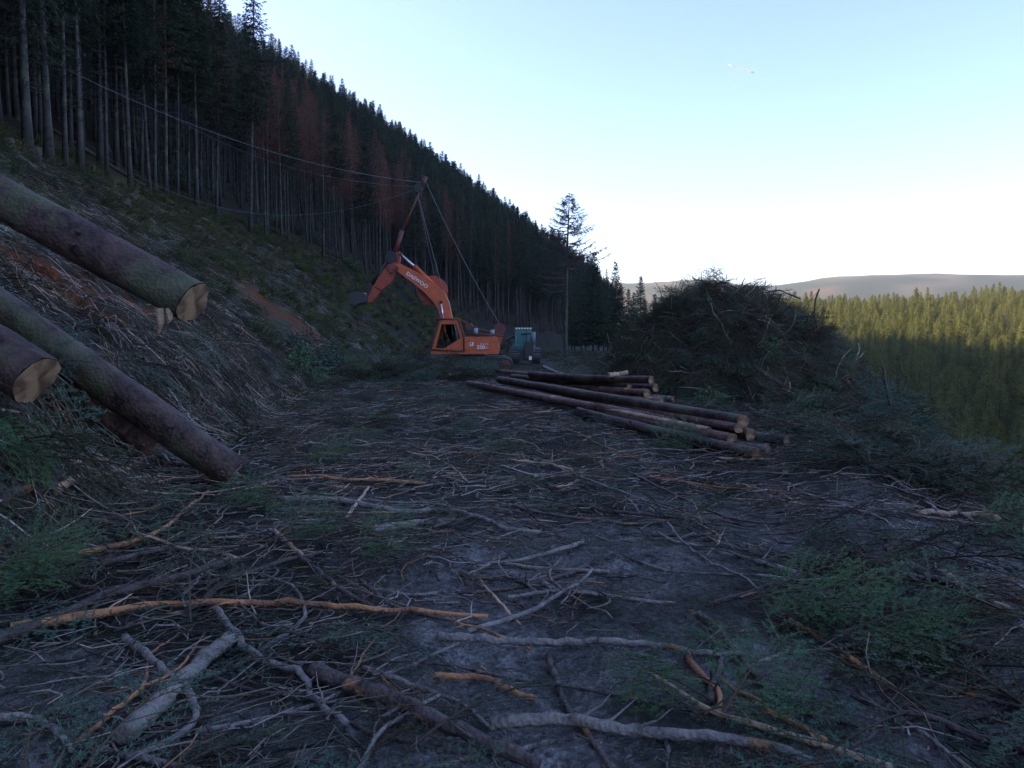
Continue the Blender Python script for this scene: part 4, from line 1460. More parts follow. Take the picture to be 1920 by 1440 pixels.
TR = [
    ([(20, 1185), (165, 1160), (330, 1140), (450, 1139), (560, 1135), (700, 1150), (915, 1168)], .031, .012, M_PEEL, 'long orange branch with one dark barked stretch lying across the mud', 6),
    ([(-60, 1225), (110, 1165), (210, 1120), (330, 1095), (430, 1055)], .040, .022, M_DARK, 'thick dark branch crossing under the long orange branch', 3),
    ([(145, 1408), (215, 1340), (268, 1300), (285, 1240), (320, 1205)], .016, .006, M_PEEL, 'forked orange stick lying over a flat grey log', 0),
    ([(268, 1300), (335, 1265), (385, 1195)], .010, .004, M_PEEL, 'thin orange side fork of the stick over the grey log', 0),
    ([(230, 1395), (330, 1300), (430, 1205)], .050, .044, M_GREY, 'flat grey weathered log pressed into the mud', 1),
    ([(235, 1205), (300, 1262), (345, 1300), (365, 1350), (330, 1400), (235, 1430)], .024, .014, M_GREY, 'curved fibrous grey splinter crossing the flat grey log', 2),
    ([(405, 1150), (440, 1195), (480, 1240), (560, 1275), (600, 1330), (650, 1365)], .024, .014, M_GREY, 'crooked grey branch with a frayed end beside the mossy trunk piece', 3),
    ([(590, 1270), (700, 1310), (800, 1350), (900, 1400), (1010, 1450)], .046, .030, M_DARK, 'mossy trunk piece with half stripped bark running towards the mud', 2),
    ([(680, 1262), (760, 1290), (860, 1330), (925, 1378)], .014, .008, M_GREY, 'slim grey stick parallel to the mossy trunk piece', 2),
    ([(810, 1275), (900, 1278), (950, 1300), (1005, 1325)], .016, .014, M_PEEL, 'short stick with bright orange peeled rings', 0),
    ([(920, 1370), (1050, 1360), (1200, 1385), (1400, 1402), (1530, 1450)], .030, .022, M_GREY, 'long wavy grey pole half sunk in wet mud', 3),
    ([(820, 1200), (950, 1212), (1150, 1210), (1290, 1230), (1400, 1245)], .026, .014, M_GREY, 'grey brown branch stripped pale along its middle', 3),
    ([(885, 1080), (920, 1120), (975, 1182)], .012, .010, M_PALE, 'pale bare stick leaning from a curl of black bark', 0),
    ([(1052, 1055), (1030, 1085), (1065, 1120), (1148, 1168)], .009, .005, M_GREY, 'hooked thin twig on the open mud', 1),
    ([(520, 940), (640, 945), (760, 965), (850, 965), (940, 990), (1012, 1010)], .034, .018, M_GREY, 'long smooth grey branch lying across the middle of the track', 3),
    ([(560, 966), (650, 967), (742, 967)], .011, .008, M_PEEL, 'straight orange stick just below the long smooth grey branch', 0),
    ([(650, 975), (672, 945), (692, 918)], .020, .014, M_PALE, 'stout peeled stick leaning across the long smooth grey branch', 0),
    ([(604, 920), (640, 919), (694, 917)], .012, .009, M_PEEL, 'short orange stick touching the stout peeled one', 0),
    ([(950, 955), (1050, 955), (1150, 965), (1300, 980), (1420, 995)], .024, .012, M_DARK, 'long dark branch edging the bare mud patch', 5),
    ([(1030, 918), (1062, 916), (1088, 904)], .018, .012, M_PALE, 'short curved peeled stick like a horn', 0),
    ([(1000, 860), (1090, 900), (1190, 935), (1330, 985)], .018, .010, M_GREY, 'knotty grey branch running down to the dark branch', 4),
    ([(1310, 1160), (1370, 1220), (1430, 1290), (1520, 1350), (1610, 1372)], .026, .014, M_DARK, 'dark crooked branch pointing down from the green boughs', 5),
    ([(1480, 1170), (1540, 1210), (1600, 1250), (1692, 1316)], .018, .014, M_PEEL, 'straight brown peeled stick running under the brightest boughs', 1),
    ([(1250, 985), (1300, 1040), (1420, 1112)], .012, .008, M_GREY, 'kinked grey stick beside the bare mud patch', 3),
    ([(1560, 1000), (1620, 1050), (1720, 1100), (1800, 1140)], .014, .009, M_DARK, 'dark thin branch on the brashy side of the mud', 4),
    ([(1720, 965), (1800, 972), (1872, 980)], .030, .026, M_PALE, 'pale orange peeled pole end on the slash lip', 0),
    ([(100, 1055), (250, 1022), (320, 985), (392, 925)], .026, .012, M_PEEL, 'reddish peeled branch slanting up towards the butt log', 2),
    ([(140, 1072), (240, 1050), (330, 1030), (432, 997)], .024, .016, M_DARK, 'black barked branch with a bright orange tip', 1),
    ([(40, 1014), (170, 985), (297, 958)], .013, .007, M_PEEL, 'thin orange stick above the reddish peeled branch', 1),
    ([(130, 878), (200, 915), (350, 932), (490, 912)], .012, .007, M_PALE, 'long thin pale stick curving below the butt of the smooth log', 2),
    ([(285, 905), (420, 902), (500, 913)], .015, .010, M_PEEL, 'orange stick lying against the butt of the smooth log', 0),
    ([(515, 1000), (545, 1030), (582, 1066)], .018, .014, M_PALE, 'short knotted pale stick among dark twigs', 1),
    ([(560, 1050), (640, 1110), (720, 1160)], .022, .012, M_DARK, 'dark bent branch passing under the long orange branch', 5),
    ([(0, 1355), (80, 1366), (135, 1418)], .020, .012, M_GREY, 'grey hooked branch near the flat grey log', 2),
    ([(1180, 890), (1260, 930), (1360, 975), (1480, 990)], .016, .010, M_DARK, 'thin dark branch behind the knotty grey one', 4),
    ([(1470, 792), (1530, 808), (1596, 834)], .020, .014, M_PALE, 'pale split pole beside the ends of the stacked poles', 0),
    ([(1422, 846), (1460, 826), (1530, 816)], .022, .014, M_GREY, 'bent grey branch rising from the front pole', 1),
    ([(1790, 1222), (1850, 1228), (1960, 1245)], .024, .020, M_DARK, 'dark pole lying level along the slash lip', 1),
    ([(1660, 1035), (1740, 1090), (1800, 1108), (1900, 1160)], .026, .018, M_DARK, 'heavy dark branch sloping over the lip', 3),
    ([(1770, 1080), (1830, 1125), (1890, 1150)], .020, .016, M_PALE, 'split orange and grey branch on the lip', 1),
    ([(1500, 930), (1600, 960), (1700, 1010)], .018, .010, M_GREY, 'grey branch among twigs above the bright boughs', 4),
    ([(1640, 880), (1700, 920), (1760, 965)], .020, .016, M_GREY, 'grey forked stick sticking out of the lip slash', 3),
    ([(100, 925), (180, 900), (262, 872)], .045, .03, M_PALE, 'ragged broken chunk with an orange break under the butt logs', 2),
    ([(0, 960), (80, 930), (120, 905)], .05, .045, M_DARK, 'dark round log end lying under the hanging green bough', 0),
    ([(700, 1000), (790, 985), (852, 980)], .04, .03, M_GREY, 'grey chunk of bark under the long smooth grey branch', 0),
    ([(862, 1080), (890, 1092), (990, 1096)], .028, .010, M_DARK, 'black curl of bark on the pale mud', 1),
    ([(950, 1130), (1040, 1118), (1120, 1124)], .014, .008, M_GREY, 'thin grey stick behind the black bark curl', 1),
    ([(760, 850), (830, 870), (880, 910)], .016, .010, M_PALE, 'small pale stick in the litter of the track middle', 2),
    ([(1150, 790), (1240, 822), (1330, 850)], .018, .012, M_PEEL, 'orange stick lying in front of the mossy front pole', 1),
    ([(1040, 800), (1110, 830), (1190, 862)], .016, .010, M_PEEL, 'thin orange stick pointing at the mossy front pole', 2),
]
for i, (pts, r0, r1, mt, lab, tw) in enumerate(TR):
    trace(pts, r0, r1, mt, lab, i, twigs=tw, lift=0.03)

LOOK = [(M_DARK, 'dark bark covered stick lying in the slash litter of the track', 'dark sticks strewn over the track', .47),
        (M_GREY, 'weathered grey stick lying in the slash litter of the track', 'grey sticks strewn over the track', .36),
        (M_PEEL, 'reddish orange peeled stick lying in the slash litter of the track', 'orange sticks strewn over the track', .11),
        (M_PALE, 'pale stripped stick lying in the slash litter of the track', 'pale sticks strewn over the track', .06)]
cnt = 0
xs, ys = polar(900, 2.3, 32, -0.60, 0.64, 1.25)
ok = on_platform(xs, ys, 0.0) & (rng.random(900) < 0.9 - 0.6 * np.exp(-((xs - 0.7) / 0.8) ** 2) * (ys < 7))
for xx, yy in list(zip(xs[ok], ys[ok]))[:225]:
    d = yaw_dirs(np.array([xx]), np.array([yy]), 0.7)[0]
    Lk = rng.uniform(0.45, 1.6) * (1 + 0.02 * yy)
    u = np.linspace(-0.5, 0.5, 6)
    sd = np.array([-d[1], d[0], 0])
    P = np.array([xx, yy, 0]) + d * (Lk * u)[:, None] + sd * (rng.normal(0, 0.09) * Lk * (1 - 4 * u ** 2) + rng.normal(0, 0.02, 6) * Lk)[:, None]
    r0 = rng.uniform(0.008, 0.022) * (1 + 0.015 * yy)
    hz = H(P[:, 0], P[:, 1])
    P[:, 2] = np.linspace(hz[0], hz[-1], 6) * 0.5 + hz * 0.5 + r0 * 0.8 + np.linspace(0, abs(rng.normal(0, 0.05)), 6)
    k = int(rng.choice(4, p=[q[3] for q in LOOK]))
    stick('cut_branch', P, r0, r0 * 0.5, LOOK[k][0], LOOK[k][1], LOOK[k][2], seed=300 + cnt, twigs=int(rng.integers(2, 8)), K=10, sides=6)
    cnt += 1
# branches on the bank
for i in range(70):
    yy = 6 + 50 * rng.random() ** 1.3
    xx = float(foot(yy)) - rng.uniform(0.2, 11)
    if xx < float(forest_edge(yy)) or xx / yy < -0.72:
        continue
    d = np.array([1.0, rng.normal(-0.35, 0.5), 0])
    d /= np.linalg.norm(d)
    Lk = rng.uniform(0.8, 2.8)
    u = np.linspace(-0.5, 0.5, 7)
    sd = np.array([-d[1], d[0], 0])
    P = np.array([xx, yy, 0]) + d * (Lk * u)[:, None] + sd * (rng.normal(0, 0.12) * Lk * (1 - 4 * u ** 2))[:, None]
    r0 = rng.uniform(0.012, 0.03)
    P[:, 2] = H(P[:, 0], P[:, 1]) + r0 + rng.uniform(0, 0.08)
    k = int(rng.choice(3, p=[.5, .38, .12]))
    stick('cut_branch', P, r0, r0 * 0.4, LOOK[k][0], ['dark', 'grey', 'reddish'][k] + ' branch lying downhill on the felled bank', ['dark', 'grey', 'reddish'][k] + ' branches on the felled bank', seed=600 + i, twigs=5, K=12, sides=6)


# sticks standing out of the heap, and the round wood lying in it
def heap_hit(px, py, lift=0.0):
    d = ray(px, py)
    ts = np.linspace(11, 34, 1200)
    P = EYE[None] + ts[:, None] * d[None]
    gg = pile_surf(P[:, 0], P[:, 1]) + lift
    i = int(np.argmax(P[:, 2] < gg))
    return P[i] if P[i, 2] < gg[i] else None


def heap_trace(pts, r0, r1, mat, label, seed, twigs=2, dy=None):
    P, last = [], None
    for px, py in pts:
        p = heap_hit(px, py, r0) if dy is None else None
        if p is None:
            p = at_y(px, py, dy if dy else (last[1] if last is not None else 17.5))
        P.append(p)
        last = p
    return stick('cut_branch', np.array(P), r0, r1, mat, label, None, seed=seed, twigs=twigs)


for i, (pts, r0, r1, mt, lab, tw, dy) in enumerate((
    ([(1550, 650), (1528, 600), (1530, 560), (1536, 542)], .035, .025, M_DARK, 'forked dark stick standing upright out of the slash heap', 1, 23.0),
    ([(1530, 580), (1512, 600), (1498, 606)], .025, .015, M_DARK, 'dark side fork of the upright stick on the heap', 0, 23.0),
    ([(1668, 760), (1660, 715), (1655, 685)], .035, .020, M_DARK, 'dark broken stake leaning at the heap foot over the drop', 2, 14.2),
    ([(1384, 600), (1380, 560), (1396, 522)], .030, .015, M_DARK, 'broken leader poking up from the heap crown', 3, 25.0),
    ([(1340, 580), (1330, 530), (1326, 512)], .012, .004, M_GREY, 'thin bare spray standing on the heap crown', 5, 25.2),
    ([(1450, 590), (1446, 556), (1447, 530)], .012, .004, M_GREY, 'wispy bare twig on the heap shoulder', 5, 24.8),
    ([(1290, 580), (1268, 556), (1250, 545)], .014, .006, M_GREY, 'thin fan of bare twigs at the heap shoulder towards the larch', 6, 25.4),
    ([(1380, 670), (1425, 697), (1470, 725)], .085, .075, M_LOG, 'short dark log stuck slanting into the slash heap', 0, None),
    ([(1395, 760), (1408, 768), (1420, 778)], .07, .06, M_DARK, 'stubby log end poking from the heap foot', 0, None),
    ([(1480, 716), (1482, 728), (1466, 742)], .025, .018, M_PALE, 'pale curled branch stub on the heap side', 0, None),
    ([(1245, 640), (1270, 625), (1295, 612)], .03, .02, M_GREY, 'grey branch lying on the larch side of the heap', 1, None),
    ([(1165, 672), (1190, 665), (1212, 655)], .05, .04, M_GREY, 'grey pole leaning on the outer foot of the heap', 0, None),
    ([(1310, 740), (1330, 690), (1370, 660)], .02, .01, M_PEEL, 'thin reddish branch climbing the heap face', 3, None),
    ([(1360, 625), (1372, 605), (1376, 600)], .02, .015, M_PALE, 'short pale stick high on the heap face', 0, None),
    ([(1445, 625), (1449, 640), (1449, 650)], .025, .02, M_PALE, 'pale upright splinter in the heap face', 0, None),
    ([(1240, 745), (1300, 740), (1330, 732)], .02, .012, M_GREY, 'grey branch lying along the heap foot behind the poles', 2, None),
    ([(1500, 560), (1460, 545), (1425, 550)], .02, .010, M_DARK, 'dark limp branch draped over the heap shoulder', 3, None))):
    heap_trace(pts, r0, r1, mt, lab, 900 + i, tw, dy)

# green boughs one can pick out
for i, (px, py, sc, yaw, mi, lab) in enumerate((
    (10, 1110, 0.9, 0.5, 1, 'big dark green bough beside the thick dark branch'), (60, 1075, 0.65, -0.3, 1, 'green bough lying half under the big dark green one'),
    (1480, 1150, 0.65, -0.5, 0, 'bright green bough with dense sprays by the brown peeled stick'), (1560, 1165, 0.62, -0.9, 0, 'bright green bough overlapping the dense one'),
    (1650, 1230, 0.62, -0.4, 0, 'largest bright green bough at the end of the brown peeled stick'), (1720, 1200, 0.55, -1.4, 1, 'green bough drooping over the largest bright one'),
    (1400, 1345, 0.6, 0.3, 1, 'low green bough beside the wavy grey pole'), (1270, 1325, 0.5, 2.6, 0, 'small mossy green bough by the wavy grey pole'),
    (440, 950, 0.6, 0.4, 1, 'green bough next to the smooth log butt'), (600, 868, 0.7, 0.1, 1, 'dark green bough in the litter past the smooth log butt'),
    (560, 1010, 0.7, 1.0, 1, 'green bough among dark twigs under the long smooth grey branch'), (700, 1045, 0.6, 0.2, 0, 'small green bough on the near side of the pale mud'),
    (1330, 770, 1.2, 0.6, 0, 'green bough hanging between heap foot and poles'), (1500, 780, 1.3, -0.4, 1, 'blue green bough at the heap foot over the pole ends'),
    (1250, 840, 1.0, 0.3, 1, 'blue green bough lying against the mossy front pole'), (1690, 810, 1.0, -0.8, 1, 'blue green bough hanging over the drop beside the dark stake'),
    (1820, 915, 0.7, -0.7, 1, 'rounded green bough on the lip above the dark valley'), (1870, 1010, 0.7, -0.6, 0, 'green bough spilling over the slash lip'),
    (30, 830, 0.9, -1.2, 1, 'green bough hanging under the orange sawn log end'), (60, 880, 0.7, -1.5, 1, 'drooping green bough tip by the ragged chunk'),
    (570, 700, 1.9, -0.3, 1, 'leafy green bough at the foot of the bank below the soil slip'), (620, 690, 1.9, 0.4, 1, 'wide green bough in the brash at the bank foot'),
    (680, 690, 1.8, 2.4, 0, 'green bough crowning the brash before the orange excavator'), (740, 685, 1.7, 0.2, 1, 'green bough at the thin end of the brash bank'))):
    p = ground_hit(px, py, 0.06)
    e = empty('spruce_bough', p)
    tag(e, lab, 'bough', 'green boughs lying on the slash')
    nv = Vector(normal_at(np.array([p[0]]), np.array([p[1]]))[0])
    for k in range(3):
        o = link('spray', BRIGHT[(mi + k) % 2], e)
        d = Vector((math.cos(yaw + 0.5 * (k - 1)), math.sin(yaw + 0.5 * (k - 1)), 0))
        xa = (d - nv * d.dot(nv)).normalized()
        o.rotation_euler = (Matrix((xa, nv.cross(xa), nv)).transposed() @ Euler((0.25 * (k - 1), -0.12 - 0.08 * k, 0)).to_matrix()).to_euler()
        o.location = -Vector(xa) * 0.35 * sc + Vector((0, 0, 0.05 * k))
        o.scale = (sc,) * 3


# ------------------------------------------------------------------ machines
M_OR = mat_paint('orange_paint', (0.66, 0.115, 0.030), 0.42, 0.28)
M_ORD = mat_paint('faded_orange_paint', (0.46, 0.070, 0.028), 0.5, 0.5)
M_RED = mat_paint('dull_red_paint', (0.15, 0.028, 0.028), 0.55, 0.5)
M_RUST = mat_paint('rusty_steel', (0.17, 0.060, 0.035), 0.75, 0.4)
M_BLK = mat_paint('black_steel', (0.016, 0.016, 0.020), 0.5, 0.3, (0.05, 0.04, 0.035))
M_STEEL = mat_paint('worn_bucket_steel', (0.045, 0.045, 0.052), 0.45, 0.4)
M_CHR = mat_paint('chrome_rod', (0.75, 0.76, 0.80), 0.22, 0.05, metal=0.7)
M_WHT = mat_paint('white_decal', (0.80, 0.80, 0.80), 0.5, 0.12)
M_BLU = mat_paint('blue_decal', (0.05, 0.09, 0.25), 0.5, 0.1)
M_CANW = mat_paint('pale_tin', (0.32, 0.38, 0.45), 0.5, 0.3)
M_TEAL = mat_paint('teal_paint', (0.030, 0.26, 0.26), 0.4, 0.25)
M_GRN = mat_paint('green_paint', (0.03, 0.16, 0.12), 0.5, 0.3)
M_GREYP = mat_paint('grey_paint', (0.16, 0.17, 0.20), 0.5, 0.3)
M_SEAT = mat_paint('seat_cloth', (0.20, 0.22, 0.25), 0.9, 0.2)
M_GLASS = mat_glass()
M_REFL = mat_paint('teal_reflection_glass', (0.05, 0.17, 0.18), 0.08, 0.1)  # opaque pane; reflected teal and sky painted into its base colour
M_LAMP = mat_paint('lamp_lens', (0.85, 0.82, 0.7), 0.2, 0.05)


def bm_obj(name, bm, mat, parent, bevel=0.0, smooth=False):
    if bevel:
        bmesh.ops.bevel(bm, geom=[e for e in bm.edges if len(e.link_faces) == 2 and e.calc_face_angle(0) > 0.4], offset=bevel, segments=2, affect='EDGES', profile=0.6)
    bmesh.ops.recalc_face_normals(bm, faces=bm.faces)
    me = bpy.data.meshes.new(name)
    bm.to_mesh(me)
    bm.free()
    me.materials.append(mat)
    if smooth:
        for p in me.polygons:
            p.use_smooth = True
    return link(name, me, parent)


def prism(name, pts, y0, y1, mat, parent, bevel=0.02):
    """side outline (x,z) pushed through from y0 to y1"""
    bm = bmesh.new()
    a = [bm.verts.new((p[0], y0, p[1])) for p in pts]
    b = [bm.verts.new((p[0], y1, p[1])) for p in pts]
    bm.faces.new(a)
    bm.faces.new(b[::-1])
    for i in range(len(pts)):
        j = (i + 1) % len(pts)
        bm.faces.new((a[j], a[i], b[i], b[j]))
    return bm_obj(name, bm, mat, parent, bevel)


def boxp(name, lo, hi, mat, parent, bevel=0.015):
    return prism(name, [(lo[0], lo[2]), (hi[0], lo[2]), (hi[0], hi[2]), (lo[0], hi[2])], lo[1], hi[1], mat, parent, bevel)


def rod(name, pts, r, mat, parent, sides=10, r1=None):
    pts = np.asarray(pts, float)
    if len(pts) > 2:
        pts = resample(pts, len(pts) * 4)
    rr = np.linspace(r, r if r1 is None else r1, len(pts))
    V, Qd, Td = tubes(pts[None], rr[None], sides)
    return link(name, new_mesh(name, V, Qd, Td, None, mat, True), parent)


def disc(name, c, r, y0, y1, mat, parent, n=28):
    return prism(name, [(c[0] + r * math.cos(2 * math.pi * k / n), c[1] + r * math.sin(2 * math.pi * k / n)) for k in range(n)], y0, y1, mat, parent, 0.01)


def frame_with_hole(name, outer, inner, y0, y1, mat, parent):
    bm = bmesh.new()
    ov = [[bm.verts.new((p[0], y, p[1])) for p in outer] for y in (y0, y1)]
    iv = [[bm.verts.new((p[0], y, p[1])) for p in inner] for y in (y0, y1)]
    n = len(outer)
    for i in range(n):
        j = (i + 1) % n
        bm.faces.new((ov[0][i], ov[0][j], iv[0][j], iv[0][i]))
        bm.faces.new((ov[1][j], ov[1][i], iv[1][i], iv[1][j]))
        bm.faces.new((ov[0][j], ov[0][i], ov[1][i], ov[1][j]))
        bm.faces.new((iv[0][i], iv[0][j], iv[1][j], iv[1][i]))
    return bm_obj(name, bm, mat, parent, 0.008)


def letters(txt, size, loc, rot, mat, parent, name='lettering', bold=0.0, sx=1.0, shear=0.0):
    cu = bpy.data.curves.new(name, 'FONT')
    cu.body = txt
    cu.size = size
    cu.extrude = 0.004
    cu.offset = bold
    cu.shear = shear
    cu.align_x, cu.align_y = 'CENTER', 'CENTER'
    tmp = bpy.data.objects.new('tmp', cu)
    COL.objects.link(tmp)
    dg = bpy.context.evaluated_depsgraph_get()
    me = bpy.data.meshes.new_from_object(tmp.evaluated_get(dg))
    bpy.data.objects.remove(tmp)
    me.materials.clear()
    me.materials.append(mat)
    o = link(name, me, parent)
    o.location = loc
    o.rotation_euler = rot
    o.scale = (sx, 1, 1)
    return o


EY = 43.0
EX0 = at_y(880, 690, EY)[0]
EZ0 = float(Hbase(EX0, EY)) - 0.02
exo = empty('cable_excavator', (EX0, EY, EZ0))
tag(exo, 'orange tracked excavator with a tall cable mast on its arm, parked under the felled bank', 'excavator')


def e2(px, py, dy=0.0):
    p = at_y(px, py, EY + dy)
    return (p[0] - EX0, p[2] - EZ0)


def e3(px, py, dy=0.0):
    a = e2(px, py, dy)
    return np.array([a[0], dy, a[1]])


def eo(pts, dy=0.0):
    return [e2(px, py, dy) for px, py in pts]


# undercarriage
for sy in (-1.2, 1.2):
    c0, c1, rz = (-2.0, 0.44), (2.1, 0.44), 0.42
    pts = [(c1[0] + rz * math.cos(a), c1[1] + rz * math.sin(a)) for a in np.linspace(-math.pi / 2, math.pi / 2, 9)] + \
          [(c0[0] + rz * math.cos(a), c0[1] + rz * math.sin(a)) for a in np.linspace(math.pi / 2, 1.5 * math.pi, 9)]
    tr = prism('track', pts, sy - 0.27, sy + 0.27, M_BLK, exo, 0.02)
    bm = bmesh.new()
    per = [(x_, 0.865, 0) for x_ in np.arange(-2.0, 2.2, 0.2)] + [(x_, 0.015, 0) for x_ in np.arange(-2.0, 2.2, 0.2)]
    for x_, z_, _ in per:
        bmesh.ops.create_cube(bm, size=1, matrix=Matrix.Translation((x_, sy, z_)) @ Matrix.Diagonal((0.17, 0.6, 0.05, 1)))
    bm_obj('track_shoes', bm, M_STEEL, tr)
    disc('drive_wheel', (2.1, 0.44), 0.30, sy - 0.30, sy - 0.275, M_RUST, tr)
    disc('idler_wheel', (-2.0, 0.44), 0.30, sy - 0.30, sy - 0.275, M_RUST, tr)
boxp('slew_base', (-0.9, -0.9, 0.45), (0.9, 0.9, 1.02), M_BLK, exo)
N_ = -1.35      # the side of the machine that faces the track
boxp('deck', (e2(808, 663, N_)[0], N_, e2(0, 664, N_)[1]), (e2(931, 0, N_)[0], 1.35, e2(0, 657, N_)[1]), M_OR, exo, 0.02)

# cab with real windows
out_ = eo([(826, 601), (860, 600), (868, 633), (868, 657), (810, 657)], N_)
inn = eo([(828, 608), (855, 607.5), (863, 634.5), (833, 653), (816.5, 653)], N_)
cabf = frame_with_hole('cab', out_, inn, N_, N_ + 0.06, M_OR, exo)
frame_with_hole('cab_far_side', out_, inn, N_ + 1.0, N_ + 1.06, M_OR, cabf)
prism('window', inn, N_ + 0.02, N_ + 0.03, M_GLASS, cabf, 0)
prism('far_window', inn, N_ + 1.02, N_ + 1.03, M_GLASS, cabf, 0)
rod('window_bar', [e3(847, 608, N_ + 0.05), e3(849, 644, N_ + 0.05)], 0.035, M_BLK, cabf)
x0, z0 = e2(826, 601, N_)
x1, z1 = e2(860, 600, N_)
boxp('cab_roof', (x0 - 0.02, N_ - 0.01, z1 - 0.06), (x1 + 0.03, N_ + 1.07, z1 + 0.05), M_OR, cabf, 0.03)
x0, z0 = e2(861, 602, N_)
boxp('cab_rear_wall', (x0 + 0.05, N_ + 0.061, 1.15), (x0 + 0.12, N_ + 0.999, z1 - 0.9), M_OR, cabf, 0.01)
# seat and console inside
sx_ = e2(845, 640, N_)[0]
boxp('seat', (sx_ - 0.25, N_ + 0.28, 1.25), (sx_ + 0.22, N_ + 0.78, 1.62), M_SEAT, cabf, 0.05)
boxp('seat_back', (sx_ + 0.13, N_ + 0.28, 1.5), (sx_ + 0.28, N_ + 0.78, 2.35), M_SEAT, cabf, 0.05)
boxp('console', (e2(820, 650, N_)[0], N_ + 0.1, 1.1), (e2(833, 650, N_)[0], N_ + 0.7, e2(0, 641, N_)[1]), M_GREYP, cabf, 0.05)
rod('control_lever', [e3(826, 645, N_ + 0.3), e3(829, 632, N_ + 0.3)], 0.02, M_BLK, cabf)
# guard bars round the cab
rod('guard_bar', [e3(809, 656, N_ - .06), e3(815, 630, N_ - .06), e3(825, 600, N_ - .06)], 0.045, M_RUST, cabf)
rod('guard_bar', [e3(817, 598.5, N_ - .06), e3(861, 597.5, N_ - .06)], 0.05, M_RUST, cabf)
rod('guard_bar', [e3(860, 598, N_ - .06), e3(870, 633, N_ - .06), e3(870, 658, N_ - .06)], 0.05, M_RUST, cabf)
rod('guard_bar', [e3(809, 656, N_ - .06), e3(870, 658, N_ - .06)], 0.045, M_RUST, cabf)
prism('visor', eo([(815, 597), (826, 598), (823, 606), (818, 603)], N_), N_ + 0.0, N_ + 1.0, M_RUST, cabf, 0.01)

# engine house
def panel(name, a, b, top, bot, mat=M_OR, dy=0.0, y1=1.3):
    p0, p1 = e2(a, bot, N_), e2(b, top, N_)
    return boxp(name, (p0[0], N_ + dy, p0[1]), (p1[0], y1, p1[1]), mat, exo, 0.02)


panel('engine_house', 871, 922, 631, 657, M_ORD, 0.03)
panel('side_door', 871.5, 890.5, 631.5, 656, M_OR, 0.0, N_ + 0.05)
dr2 = panel('side_door', 891.5, 921.5, 631.5, 656, M_OR, 0.0, N_ + 0.05)
cw = prism('counterweight', eo([(922, 630), (930, 632), (934, 640), (936, 652), (934, 664), (922, 664)], N_), N_ + 0.08, 1.27, M_OR, exo, 0.09)
prism('tail_plate', eo([(931, 631), (943, 632), (936, 650), (933, 648)], 0), -0.5, 0.9, M_ORD, exo, 0.02)
letters('220', 0.27, e3(901.5, 651.3, N_ - 0.012), (math.pi / 2, 0, 0), M_WHT, exo, bold=0.006, sx=1.15)
letters('LC', 0.17, e3(912.5, 652.0, N_ - 0.012), (math.pi / 2, 0, 0), M_WHT, exo, sx=1.1)
letters('SOLAR', 0.13, e3(907.5, 645.3, N_ - 0.012), (math.pi / 2, 0, 0), M_WHT, exo, sx=1.1)
st_ = boxp('sticker', (e2(878.5, 0, N_)[0], N_ - 0.008, e2(0, 648.5, N_)[1]), (e2(885.5, 0, N_)[0], N_ + 0.002, e2(0, 641.5, N_)[1]), M_WHT, exo, 0)
boxp('sticker_mark', (e2(880, 0, N_)[0], N_ - 0.012, e2(0, 646.2, N_)[1]), (e2(883, 0, N_)[0], N_ - 0.006, e2(0, 642.3, N_)[1]), M_BLU, st_, 0)
# rails and clutter on top
rod('hand_rail', [e3(871, 625, N_), e3(945, 629, N_)], 0.04, M_RUST, exo)
for px in (872, 896, 923):
    rod('rail_post', [e3(px, 632, N_), e3(px, 625.5, N_)], 0.03, M_RUST, exo)
rod('brace_bar', [e3(862, 599, -0.4), e3(885, 612, -0.4), e3(922, 624, -0.4)], 0.05, M_RUST, exo)
boxp('engine_cover', (e2(872, 0)[0], -0.7, 2.02), (e2(918, 0)[0], 0.9, e2(0, 624)[1]), M_BLK, exo, 0.05)
disc('hydraulic_motor', e2(880, 612), 0.20, -0.5, 0.1, M_RED, exo)
rod('filter_can', [e3(892, 626, -0.8), e3(892, 615.5, -0.8)], 0.13, M_CANW, exo)
rod('filter_can', [e3(923, 626, -0.7), e3(923, 618.5, -0.7)], 0.13, M_CANW, exo)
dm = disc('winch_drum', e2(937, 617), 0.30, -0.30, 0.55, M_RED, exo)
for y_ in (-0.36, 0.5):
    disc('drum_flange', e2(937, 617), 0.34, y_, y_ + 0.05, M_RED, dm)
prism('winch_stand', eo([(926, 630), (946, 632), (941, 616), (933, 616)], 0), 0.56, 0.66, M_BLK, exo, 0.01)

# boom, arm, bucket
boom = prism('boom', eo([(846, 640), (828, 602), (822, 580), (814, 567), (797, 549), (775, 531), (746, 509), (742, 503), (745, 497), (752, 495), (790, 514), (818, 533), (834, 548), (842, 566), (847, 590), (860, 640)]),
             -0.26, 0.26, M_OR, exo, 0.03)
sh = math.atan2(*(lambda a, b: (b[1] - a[1], b[0] - a[0]))(e2(765, 513, -.27), e2(800, 537, -.27)))
letters('DAEWOO', 0.27, e3(782, 525.2, -0.272), (math.pi / 2, -sh, 0), M_WHT, boom, bold=0.008, sx=1.15)
dr = disc('cable_drum', e2(811, 545, 0.35), 0.86, 0.30, 0.36, M_ORD, boom, 40)
disc('drum_core', e2(811, 545, 0.35), 0.45, 0.36, 0.75, M_BLK, dr)
disc('drum_flange', e2(811, 545, 0.35), 0.86, 0.75, 0.81, M_ORD, dr, 40)
rod('arm_cylinder', [e3(777, 499, 0.0), e3(820, 541, 0.0)], 0.13, M_OR, boom)
rod('cylinder_rod', [e3(750, 476, 0.0), e3(780, 502, 0.0)], 0.065, M_CHR, boom)
for dy in (-0.38, 0.38):
    rod('boom_cylinder_rod', [e3(827, 568, dy), e3(831.5, 603, dy)], 0.06, M_CHR, boom)
    rod('boom_cylinder', [e3(831, 600, dy), e3(835, 640, dy)], 0.10, M_OR, boom)
